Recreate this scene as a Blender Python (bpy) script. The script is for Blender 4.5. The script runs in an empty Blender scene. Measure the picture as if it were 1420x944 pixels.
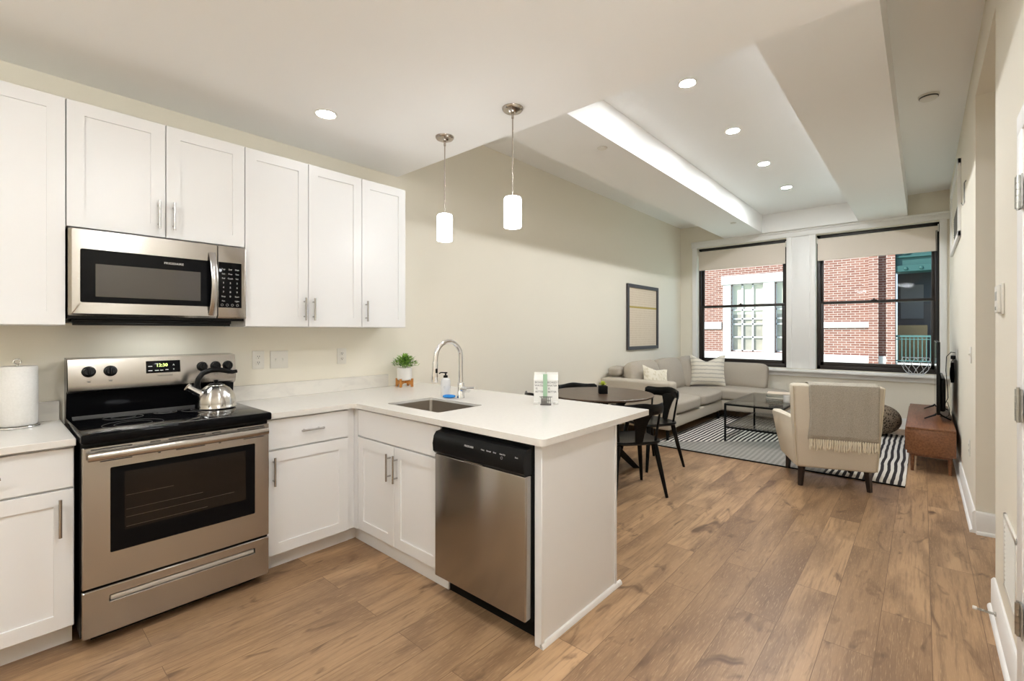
import bpy, bmesh, math, random
from mathutils import Vector, Matrix
from math import pi, sin, cos, radians

random.seed(7)
SC = bpy.context.scene
COL = SC.collection

# ------------------------------------------------------------------ camera
F_PX, YAW, HORIZON, EYE = 644.29, 0.7239, 459.41, 1.3715      # for a 1420 x 944 frame
cam = bpy.data.cameras.new('camera')
cam.sensor_fit = 'HORIZONTAL'
cam.sensor_width = 36.0
cam.lens = F_PX / 1420 * 36.0
cam.shift_y = (HORIZON - 472) / 1420
cam.clip_start = 0.02
cam_ob = bpy.data.objects.new('camera', cam)
cam_ob.location = (0, 0, EYE)
cam_ob.rotation_euler = (pi / 2, 0, YAW)
COL.objects.link(cam_ob)
SC.camera = cam_ob

# ------------------------------------------------------------------ world, sun, exposure
LAMP_CAN_K = 80.0       # kitchen recessed lights (emission)
LAMP_CAN_L = 380.0       # living room recessed lights
LAMP_PEND = 6.5         # pendant shades
FILL_DOME = 40.0         # added dome lamps out of view, for brightness
w = bpy.data.worlds.new('sky_world')
SC.world = w
w.use_nodes = True
nt = w.node_tree
bg = nt.nodes['Background']
sky = nt.nodes.new('ShaderNodeTexSky')
sky.sky_type = 'HOSEK_WILKIE'
sky.turbidity = 3.0
sky.sun_direction = Vector((-0.6, -0.6, 0.55)).normalized()
nt.links.new(sky.outputs[0], bg.inputs[0])
bg.inputs[1].default_value = 5.0
sun = bpy.data.lights.new('sun', 'SUN')
sun.energy = 4.2
sun.angle = radians(0.6)
sun.color = (1.0, 0.95, 0.88)
sun_ob = bpy.data.objects.new('sun', sun)
sun_ob.rotation_euler = Vector((0.6, 0.6, -0.55)).to_track_quat('-Z', 'Y').to_euler()
COL.objects.link(sun_ob)
SC.view_settings.view_transform = 'Standard'
SC.view_settings.look = 'None'
SC.view_settings.gamma = 1.0
SC.view_settings.exposure = 1.1
SC.view_settings.use_curve_mapping = False
SC.cycles.max_bounces = 10
SC.cycles.diffuse_bounces = 6
SC.cycles.glossy_bounces = 5
SC.cycles.transmission_bounces = 6
SC.cycles.transparent_max_bounces = 12
SC.cycles.sample_clamp_indirect = 6.0
SC.cycles.caustics_reflective = False
SC.cycles.caustics_refractive = False
SC.cycles.use_denoising = True


# ------------------------------------------------------------------ materials
def mat(name, color, rough=0.5, metal=0.0, spec=0.5, emit=None, strength=0.0, coat=0.0, sheen=0.0):
    m = bpy.data.materials.new(name)
    m.use_nodes = True
    b = m.node_tree.nodes['Principled BSDF']
    b.inputs['Base Color'].default_value = (*color, 1)
    b.inputs['Roughness'].default_value = rough
    b.inputs['Metallic'].default_value = metal
    b.inputs['Specular IOR Level'].default_value = spec
    if coat:
        b.inputs['Coat Weight'].default_value = coat
        b.inputs['Coat Roughness'].default_value = 0.08
    if sheen:
        b.inputs['Sheen Weight'].default_value = sheen
    if emit:
        b.inputs['Emission Color'].default_value = (*emit, 1)
        b.inputs['Emission Strength'].default_value = strength
    return m


def brushed(name, color, rough, rot):
    """Horizontally brushed steel: reflections smear vertically."""
    m = mat(name, color, rough, 1.0)
    N, L, b = nodes(m)
    tg = N.new('ShaderNodeTangent')
    tg.direction_type = 'RADIAL'
    tg.axis = 'Z'
    b.inputs['Anisotropic'].default_value = 0.85
    b.inputs['Anisotropic Rotation'].default_value = rot
    L.new(tg.outputs[0], b.inputs['Tangent'])
    tc = N.new('ShaderNodeTexCoord')
    mp = N.new('ShaderNodeMapping')
    mp.inputs['Scale'].default_value = (0.6, 0.6, 700)
    L.new(tc.outputs['Object'], mp.inputs[0])
    nz = N.new('ShaderNodeTexNoise')
    nz.inputs['Scale'].default_value = 2.0
    L.new(mp.outputs[0], nz.inputs[0])
    mr = N.new('ShaderNodeMapRange')
    mr.inputs[3].default_value = rough * 0.95
    mr.inputs[4].default_value = rough * 1.05
    L.new(nz.outputs[0], mr.inputs[0])
    L.new(mr.outputs[0], b.inputs['Roughness'])
    return m


def nodes(m):
    return m.node_tree.nodes, m.node_tree.links, m.node_tree.nodes['Principled BSDF']


def add_noise(m, scale, c2, lo=0.35, hi=0.65, detail=4, stretch=(1, 1, 1), bump=0.0, dist=0.002, coords='Object', distort=0.0):
    """Break a plain colour up between its base colour and c2 with stretched noise; optional bump."""
    N, L, b = nodes(m)
    tc = N.new('ShaderNodeTexCoord')
    mp = N.new('ShaderNodeMapping')
    mp.inputs['Scale'].default_value = stretch
    L.new(tc.outputs[coords], mp.inputs[0])
    nz = N.new('ShaderNodeTexNoise')
    nz.inputs['Scale'].default_value = scale
    nz.inputs['Detail'].default_value = detail
    nz.inputs['Distortion'].default_value = distort
    L.new(mp.outputs[0], nz.inputs[0])
    if c2 is not None:
        rp = N.new('ShaderNodeValToRGB')
        rp.color_ramp.elements[0].position = lo
        rp.color_ramp.elements[0].color = b.inputs['Base Color'].default_value[:]
        rp.color_ramp.elements[1].position = hi
        rp.color_ramp.elements[1].color = (*c2, 1)
        L.new(nz.outputs[0], rp.inputs[0])
        L.new(rp.outputs[0], b.inputs['Base Color'])
    if bump:
        bp = N.new('ShaderNodeBump')
        bp.inputs['Strength'].default_value = bump
        bp.inputs['Distance'].default_value = dist
        L.new(nz.outputs[0], bp.inputs['Height'])
        L.new(bp.outputs[0], b.inputs['Normal'])
    return m


WALL = mat('wall_paint', (0.825, 0.78, 0.675), 0.75, spec=0.25)
CEIL = mat('ceiling_paint', (0.93, 0.93, 0.92), 0.8, spec=0.2)
TRIM = mat('trim_paint', (0.86, 0.85, 0.83), 0.4, spec=0.4)
CAB = mat('cabinet_lacquer', (0.80, 0.797, 0.795), 0.32, spec=0.45)
CABIN = mat('cabinet_shadow_gap', (0.42, 0.41, 0.40), 0.6)
QUARTZ = add_noise(mat('white_quartz', (0.72, 0.695, 0.655), 0.25, spec=0.4), 60, (0.74, 0.715, 0.675), detail=3)
MARBLE = add_noise(mat('pale_quartz_splash', (0.76, 0.73, 0.67), 0.25), 5, (0.67, 0.64, 0.595), 0.50, 0.72, 8, (1, 1, 2.2), distort=1.2)
STEEL = brushed('brushed_steel', (0.46, 0.43, 0.395), 0.22, 0.25)
STEEL_Z = brushed('brushed_steel_dark', (0.40, 0.375, 0.345), 0.22, 0.25)
CHROME = mat('chrome', (0.82, 0.82, 0.82), 0.07, 1.0)
NICKEL = mat('satin_nickel', (0.46, 0.445, 0.43), 0.25, 1.0)
BRONZE = mat('pendant_nickel', (0.46, 0.41, 0.36), 0.2, 1.0)
SINKST = mat('sink_steel', (0.36, 0.325, 0.285), 0.33, 1.0)
BLACKG = mat('black_glass', (0.004, 0.004, 0.0045), 0.05, spec=0.09)
BLACKP = mat('black_plastic', (0.006, 0.006, 0.006), 0.28, spec=0.16)
BLACKM = mat('black_matt', (0.006, 0.006, 0.006), 0.5, spec=0.12)
OVENW = mat('oven_window', (0.012, 0.009, 0.007), 0.08, spec=0.25)
MICROW = mat('microwave_window', (0.060, 0.052, 0.044), 0.08, spec=0.5)
RACK = mat('oven_rack', (0.13, 0.11, 0.09), 0.35, 0.6)
PRINT = mat('grey_print', (0.55, 0.55, 0.55), 0.5)
PRINTD = mat('dark_print', (0.06, 0.06, 0.06), 0.5)
CLOCK = mat('clock_digits', (0.2, 0.3, 0.05), 0.5, emit=(0.65, 0.9, 0.2), strength=1.6)
RINGM = mat('burner_ring', (0.16, 0.16, 0.16), 0.25)
PLASTW = mat('white_plastic', (0.76, 0.735, 0.675), 0.4)
SLOT = mat('slot_dark', (0.03, 0.03, 0.03), 0.6)
PAPER = add_noise(mat('paper_towel', (0.80, 0.785, 0.755), 0.9, spec=0.1), 120, (0.76, 0.745, 0.715), bump=0.15)
BLUE = mat('blue_sponge', (0.02, 0.27, 0.78), 0.6)
SOAP = mat('soap_bottle_white', (0.82, 0.81, 0.80), 0.25)
AMBER = add_noise(mat('acacia_wood', (0.42, 0.16, 0.03), 0.4), 14, (0.55, 0.24, 0.05), stretch=(1, 1, 6))
CERAM = mat('white_ceramic', (0.80, 0.78, 0.75), 0.3)
LEAF = add_noise(mat('leaf_green', (0.16, 0.34, 0.05), 0.5), 26, (0.30, 0.50, 0.09), detail=2)
LEAFD = mat('leaf_dark', (0.07, 0.18, 0.035), 0.5)
SUCC = mat('succulent_yellow', (0.55, 0.62, 0.10), 0.5)
SOIL = mat('potting_soil', (0.03, 0.02, 0.015), 0.9)
CARTON = mat('carton_white', (0.84, 0.83, 0.80), 0.45)
MINT = mat('mint_ribbon', (0.36, 0.55, 0.38), 0.6)
GREYW = mat('grey_wire', (0.22, 0.21, 0.20), 0.4, 0.8)
EBONY = add_noise(mat('ebonised_wood', (0.004, 0.0038, 0.0036), 0.30, spec=0.12), 30, (0.008, 0.0074, 0.007), stretch=(1, 1, 5))
TABLEW = add_noise(mat('dark_brown_table', (0.060, 0.036, 0.022), 0.38), 9, (0.105, 0.066, 0.042), stretch=(1, 9, 1), detail=6)
WALNUT = add_noise(mat('walnut', (0.15, 0.056, 0.022), 0.38), 5, (0.25, 0.105, 0.043), stretch=(14, 1, 14), detail=6, distort=0.6)
SOFA = add_noise(mat('sofa_linen', (0.40, 0.355, 0.295), 0.95, spec=0.1), 260, (0.47, 0.42, 0.355), bump=0.25, detail=2)
SOFAL = add_noise(mat('sofa_base_linen', (0.47, 0.42, 0.345), 0.95, spec=0.1), 260, (0.54, 0.485, 0.405), bump=0.25, detail=2)
CREAMF = add_noise(mat('armchair_linen', (0.66, 0.59, 0.48), 0.95, spec=0.1), 300, (0.71, 0.64, 0.53), bump=0.2, detail=2)
PIPING = mat('armchair_piping', (0.60, 0.52, 0.38), 0.9)
ESPRESSO = mat('espresso_leg', (0.022, 0.013, 0.010), 0.35)
THROW = add_noise(mat('throw_weave', (0.36, 0.33, 0.275), 1.0, spec=0.05), 220, (0.52, 0.48, 0.41), bump=0.5, detail=2)
FRINGE = add_noise(mat('throw_fringe', (0.86, 0.79, 0.64), 1.0, spec=0.05), 200, (0.80, 0.72, 0.57), bump=0.4)
PILLC = add_noise(mat('cream_pillow', (0.74, 0.69, 0.58), 1.0, spec=0.05), 30, (0.62, 0.56, 0.42), 0.5, 0.62, detail=3, bump=0.4)
FRAMEB = mat('picture_frame_dark', (0.05, 0.042, 0.045), 0.35)
WFRAME = mat('window_frame_black', (0.018, 0.012, 0.009), 0.4)
SHADE = add_noise(mat('roller_shade_cloth', (0.76, 0.685, 0.60), 0.9, spec=0.1), 400, (0.79, 0.71, 0.625))
HINGE = mat('hinge_nickel', (0.50, 0.50, 0.47), 0.3, 1.0)
GRIDM = mat('white_frame_mullion', (0.66, 0.66, 0.65), 0.5)
LENS = mat('unseen_lens_kitchen', (0.9, 0.9, 0.9), 0.5, emit=(0.945, 0.975, 1.0), strength=LAMP_CAN_K)
LENSW = mat('lamp_lens_wall_side', (0.9, 0.9, 0.9), 0.5, emit=(0.945, 0.975, 1.0), strength=LAMP_CAN_K * 0.16)
LENSL = mat('lamp_lens_living', (0.9, 0.9, 0.9), 0.5, emit=(0.945, 0.975, 1.0), strength=LAMP_CAN_L)
TASK = mat('cooktop_lamp_lens', (0.9, 0.9, 0.9), 0.5, emit=(0.96, 1.0, 1.0), strength=8.0)
DOME = mat('fill_dome_glass', (0.9, 0.9, 0.9), 0.3, emit=(0.945, 0.975, 1.0), strength=FILL_DOME)
OPAL = mat('pendant_opal_glass', (0.9, 0.9, 0.9), 0.3, emit=(0.945, 0.975, 1.0), strength=LAMP_PEND)
RAILT = mat('teal_paint', (0.018, 0.075, 0.070), 0.5)
RAILL = mat('teal_rail_paint', (0.055, 0.135, 0.13), 0.5)
STONE = add_noise(mat('white_limestone', (0.60, 0.59, 0.57), 0.8), 8, (0.54, 0.53, 0.51))
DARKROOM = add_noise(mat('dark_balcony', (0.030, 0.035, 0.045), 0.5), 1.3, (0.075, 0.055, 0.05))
FARGLASS = add_noise(mat('far_window_glass', (0.26, 0.25, 0.22), 0.1), 1.6, (0.46, 0.43, 0.35))
TANBOX = mat('tan_board', (0.30, 0.20, 0.10), 0.8)


def glass_mat(name, tint, refl):
    m = bpy.data.materials.new(name)
    m.use_nodes = True
    N, L = m.node_tree.nodes, m.node_tree.links
    N.remove(N['Principled BSDF'])
    tr = N.new('ShaderNodeBsdfTransparent')
    tr.inputs[0].default_value = (*tint, 1)
    gl = N.new('ShaderNodeBsdfGlossy')
    gl.inputs['Roughness'].default_value = 0.02
    fr = N.new('ShaderNodeFresnel')
    fr.inputs[0].default_value = 1.5
    mu = N.new('ShaderNodeMath')
    mu.operation = 'MULTIPLY'
    mu.inputs[1].default_value = refl
    L.new(fr.outputs[0], mu.inputs[0])
    mx = N.new('ShaderNodeMixShader')
    L.new(mu.outputs[0], mx.inputs[0])
    L.new(tr.outputs[0], mx.inputs[1])
    L.new(gl.outputs[0], mx.inputs[2])
    L.new(mx.outputs[0], N['Material Output'].inputs[0])
    return m


PANE = glass_mat('window_glass', (0.93, 0.94, 0.94), 0.08)
TGLASS = glass_mat('table_glass', (0.955, 0.975, 0.97), 0.8)


def floor_material():
    m = mat('oak_plank_floor', (0.3, 0.18, 0.09), 0.38, spec=0.4)
    N, L, b = nodes(m)
    tc = N.new('ShaderNodeTexCoord')
    mp = N.new('ShaderNodeMapping')
    mp.inputs['Rotation'].default_value = (0, 0, pi / 2)
    L.new(tc.outputs['Object'], mp.inputs[0])
    br = N.new('ShaderNodeTexBrick')
    br.offset, br.offset_frequency, br.squash = 0.37, 2, 1.0
    br.inputs['Color1'].default_value = (0, 0, 0, 1)
    br.inputs['Color2'].default_value = (1, 1, 1, 1)
    br.inputs['Mortar'].default_value = (0.5, 0.5, 0.5, 1)
    br.inputs['Scale'].default_value = 1.0
    br.inputs['Mortar Size'].default_value = 0.0014
    br.inputs['Mortar Smooth'].default_value = 0.2
    br.inputs['Brick Width'].default_value = 1.22
    br.inputs['Row Height'].default_value = 0.182
    L.new(mp.outputs[0], br.inputs[0])
    # shift the grain per plank so boards differ
    sh = N.new('ShaderNodeVectorMath')
    sh.operation = 'MULTIPLY'
    sh.inputs[1].default_value = (7.3, 3.1, 5.7)
    L.new(br.outputs['Color'], sh.inputs[0])
    ad = N.new('ShaderNodeVectorMath')
    ad.operation = 'ADD'
    L.new(tc.outputs['Object'], ad.inputs[0])
    L.new(sh.outputs[0], ad.inputs[1])

    def noise(scale, stretch, detail, distort=0.0):
        q = N.new('ShaderNodeMapping')
        q.inputs['Scale'].default_value = stretch
        L.new(ad.outputs[0], q.inputs[0])
        z = N.new('ShaderNodeTexNoise')
        z.inputs['Scale'].default_value = scale
        z.inputs['Detail'].default_value = detail
        z.inputs['Distortion'].default_value = distort
        L.new(q.outputs[0], z.inputs[0])
        return z

    def mixc(fac, a, bb, mode='MIX'):
        x = N.new('ShaderNodeMix')
        x.data_type = 'RGBA'
        x.blend_type = mode
        if isinstance(fac, float):
            x.inputs[0].default_value = fac
        else:
            L.new(fac, x.inputs[0])
        for s, v in ((6, a), (7, bb)):
            if isinstance(v, tuple):
                x.inputs[s].default_value = (*v, 1)
            else:
                L.new(v, x.inputs[s])
        return x.outputs[2]

    def ramp(src, p0, p1, c0=(0, 0, 0), c1=(1, 1, 1)):
        r = N.new('ShaderNodeValToRGB')
        r.color_ramp.elements[0].position, r.color_ramp.elements[1].position = p0, p1
        r.color_ramp.elements[0].color, r.color_ramp.elements[1].color = (*c0, 1), (*c1, 1)
        L.new(src, r.inputs[0])
        return r.outputs[0]

    broad = noise(1.7, (3.0, 0.7, 1), 4, 0.8)
    grain = noise(8, (9, 0.45, 1), 8, 0.6)
    fine = noise(60, (6, 0.3, 1), 3)
    knot = noise(2.6, (2.6, 0.9, 1), 3, 1.8)
    base = mixc(ramp(br.outputs['Color'], 0.0, 1.0), (0.33, 0.200, 0.108), (0.50, 0.315, 0.172))
    base = mixc(ramp(broad.outputs[0], 0.42, 0.68), base, (0.205, 0.118, 0.064))
    base = mixc(ramp(grain.outputs[0], 0.48, 0.76), base, (0.22, 0.128, 0.070))
    base = mixc(ramp(fine.outputs[0], 0.56, 0.80), base, (0.53, 0.355, 0.20))
    base = mixc(ramp(knot.outputs[0], 0.60, 0.74), base, (0.135, 0.072, 0.037))
    base = mixc(br.outputs['Fac'], base, (0.17, 0.095, 0.05))
    L.new(base, b.inputs['Base Color'])
    bp = N.new('ShaderNodeBump')
    bp.inputs['Strength'].default_value = 0.12
    bp.inputs['Distance'].default_value = 0.002
    L.new(grain.outputs[0], bp.inputs['Height'])
    L.new(bp.outputs[0], b.inputs['Normal'])
    return m


FLOOR = floor_material()


def brick_material():
    m = mat('red_brick', (0.4, 0.2, 0.15), 0.85, spec=0.15)
    N, L, b = nodes(m)
    tc = N.new('ShaderNodeTexCoord')
    sp = N.new('ShaderNodeSeparateXYZ')
    L.new(tc.outputs['Object'], sp.inputs[0])
    add = N.new('ShaderNodeMath')
    add.operation = 'ADD'
    L.new(sp.outputs[0], add.inputs[0])
    L.new(sp.outputs[1], add.inputs[1])
    cb = N.new('ShaderNodeCombineXYZ')
    L.new(add.outputs[0], cb.inputs[0])
    L.new(sp.outputs[2], cb.inputs[1])
    br = N.new('ShaderNodeTexBrick')
    br.inputs['Color1'].default_value = (0.205, 0.092, 0.072, 1)
    br.inputs['Color2'].default_value = (0.285, 0.145, 0.112, 1)
    br.inputs['Mortar'].default_value = (0.47, 0.41, 0.37, 1)
    br.inputs['Scale'].default_value = 1.0
    br.inputs['Mortar Size'].default_value = 0.008
    br.inputs['Brick Width'].default_value = 0.215
    br.inputs['Row Height'].default_value = 0.070
    L.new(cb.outputs[0], br.inputs[0])
    L.new(br.outputs['Color'], b.inputs['Base Color'])
    return m


BRICK = brick_material()


def rug_material():
    """Stripes running down the room's length, with a stripe-less grey patch along the dining side."""
    m = mat('striped_rug', (0.5, 0.5, 0.5), 1.0, spec=0.05)
    N, L, b = nodes(m)
    tc = N.new('ShaderNodeTexCoord')
    sp = N.new('ShaderNodeSeparateXYZ')
    L.new(tc.outputs['Object'], sp.inputs[0])
    nz = N.new('ShaderNodeTexNoise')
    nz.inputs['Scale'].default_value = 3.0
    nz.inputs['Detail'].default_value = 1.0
    L.new(tc.outputs['Object'], nz.inputs[0])

    def M(op, a, v):
        x = N.new('ShaderNodeMath')
        x.operation = op
        for i, q in enumerate((a, v)):
            if isinstance(q, (int, float)):
                x.inputs[i].default_value = q
            else:
                L.new(q, x.inputs[i])
        return x.outputs[0]
    ph = M('ADD', M('MULTIPLY', sp.outputs[0], 1 / 0.051), M('MULTIPLY', nz.outputs[0], 0.55))
    tri = M('FRACT', ph, 0)
    st = M('GREATER_THAN', tri, 0.5)
    mx = N.new('ShaderNodeMix')
    mx.data_type = 'RGBA'
    L.new(st, mx.inputs[0])
    mx.inputs[6].default_value = (0.050, 0.044, 0.046, 1)
    mx.inputs[7].default_value = (0.74, 0.70, 0.64, 1)
    # flat grey zone covering the stripes: a slanting strip at the near edge
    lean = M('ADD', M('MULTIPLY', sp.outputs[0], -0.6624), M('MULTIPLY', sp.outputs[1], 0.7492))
    edge = M('LESS_THAN', lean, RUG_GREY)
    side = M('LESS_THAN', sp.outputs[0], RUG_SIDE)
    grey_fac = M('MULTIPLY', M('MULTIPLY', edge, side), 0.9)
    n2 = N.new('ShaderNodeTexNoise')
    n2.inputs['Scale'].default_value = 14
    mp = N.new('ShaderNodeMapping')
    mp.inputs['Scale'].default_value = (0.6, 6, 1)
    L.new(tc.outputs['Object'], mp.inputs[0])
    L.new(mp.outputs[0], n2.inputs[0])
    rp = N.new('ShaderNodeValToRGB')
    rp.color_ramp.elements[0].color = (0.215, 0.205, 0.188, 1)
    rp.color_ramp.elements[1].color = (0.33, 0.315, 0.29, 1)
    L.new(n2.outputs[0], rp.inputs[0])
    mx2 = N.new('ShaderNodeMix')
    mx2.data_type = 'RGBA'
    L.new(grey_fac, mx2.inputs[0])
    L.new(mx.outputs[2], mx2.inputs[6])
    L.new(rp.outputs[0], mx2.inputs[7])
    L.new(mx2.outputs[2], b.inputs['Base Color'])
    return m


def stripe_pillow_material():
    m = mat('striped_pillow', (0.7, 0.66, 0.58), 1.0, spec=0.05)
    N, L, b = nodes(m)
    tc = N.new('ShaderNodeTexCoord')
    wv = N.new('ShaderNodeTexWave')
    wv.bands_direction = 'Z'
    wv.inputs['Scale'].default_value = 5.0
    wv.inputs['Distortion'].default_value = 1.2
    wv.inputs['Detail'].default_value = 3.0
    wv.inputs['Detail Scale'].default_value = 3.0
    L.new(tc.outputs['Object'], wv.inputs[0])
    rp = N.new('ShaderNodeValToRGB')
    rp.color_ramp.elements[0].position = 0.05
    rp.color_ramp.elements[0].color = (0.50, 0.475, 0.42, 1)
    rp.color_ramp.elements[1].position = 0.28
    rp.color_ramp.elements[1].color = (0.76, 0.72, 0.63, 1)
    L.new(wv.outputs[0], rp.inputs[0])
    L.new(rp.outputs[0], b.inputs['Base Color'])
    return m


def dotted(name, base, dot, scale, thr, bump):
    m = mat(name, base, 0.95, spec=0.1)
    N, L, b = nodes(m)
    tc = N.new('ShaderNodeTexCoord')
    vo = N.new('ShaderNodeTexVoronoi')
    vo.inputs['Scale'].default_value = scale
    L.new(tc.outputs['Object'], vo.inputs[0])
    rp = N.new('ShaderNodeValToRGB')
    rp.color_ramp.elements[0].position = thr
    rp.color_ramp.elements[0].color = (*base, 1)
    rp.color_ramp.elements[1].position = thr + 0.12
    rp.color_ramp.elements[1].color = (*dot, 1)
    L.new(vo.outputs['Distance'], rp.inputs[0])
    L.new(rp.outputs[0], b.inputs['Base Color'])
    bp = N.new('ShaderNodeBump')
    bp.invert = True
    bp.inputs['Strength'].default_value = bump
    bp.inputs['Distance'].default_value = 0.01
    L.new(vo.outputs['Distance'], bp.inputs['Height'])
    L.new(bp.outputs[0], b.inputs['Normal'])
    return m


def art_material():
    """Woven paper art: tan grid of tiny marks with one ochre line across."""
    m = mat('woven_art_paper', (0.62, 0.50, 0.36), 0.8, spec=0.15)
    N, L, b = nodes(m)
    tc = N.new('ShaderNodeTexCoord')
    mp = N.new('ShaderNodeMapping')
    mp.inputs['Rotation'].default_value = (0, pi / 2, 0)
    L.new(tc.outputs['Object'], mp.inputs[0])
    br = N.new('ShaderNodeTexBrick')
    br.offset = 0.0
    sp = N.new('ShaderNodeSeparateXYZ')
    L.new(tc.outputs['Object'], sp.inputs[0])
    cb = N.new('ShaderNodeCombineXYZ')
    L.new(sp.outputs[1], cb.inputs[0])
    L.new(sp.outputs[2], cb.inputs[1])
    br.inputs['Color1'].default_value = (0.70, 0.59, 0.46, 1)
    br.inputs['Color2'].default_value = (0.65, 0.54, 0.41, 1)
    br.inputs['Mortar'].default_value = (0.76, 0.66, 0.53, 1)
    br.inputs['Scale'].default_value = 1.0
    br.inputs['Mortar Size'].default_value = 0.006
    br.inputs['Brick Width'].default_value = 0.03
    br.inputs['Row Height'].default_value = 0.035
    L.new(cb.outputs[0], br.inputs[0])
    L.new(br.outputs['Color'], b.inputs['Base Color'])
    return m


RUG_GREY, RUG_SIDE = 5.75, -0.72
RUG = rug_material()
PILLS = stripe_pillow_material()
POUF = dotted('knitted_pouf', (0.025, 0.018, 0.014), (0.27, 0.21, 0.15), 44, 0.30, 0.6)
ART = art_material()


# ------------------------------------------------------------------ mesh builder
def frame_x(x0):      # a face that looks to +X: (along +Y, up, out)
    return Matrix(((0, 0, 1, x0), (1, 0, 0, 0), (0, 1, 0, 0), (0, 0, 0, 1)))


def frame_y(y0):      # a face that looks to -Y: (along +X, up, out)
    return Matrix(((1, 0, 0, 0), (0, 0, -1, y0), (0, 1, 0, 0), (0, 0, 0, 1)))


def frame_nx(x0):     # a face that looks to -X: (along -Y, up, out)
    return Matrix(((0, 0, -1, x0), (-1, 0, 0, 0), (0, 1, 0, 0), (0, 0, 0, 1)))


def root_of(o):
    while o.parent is not None:
        o = o.parent
    return o


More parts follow.
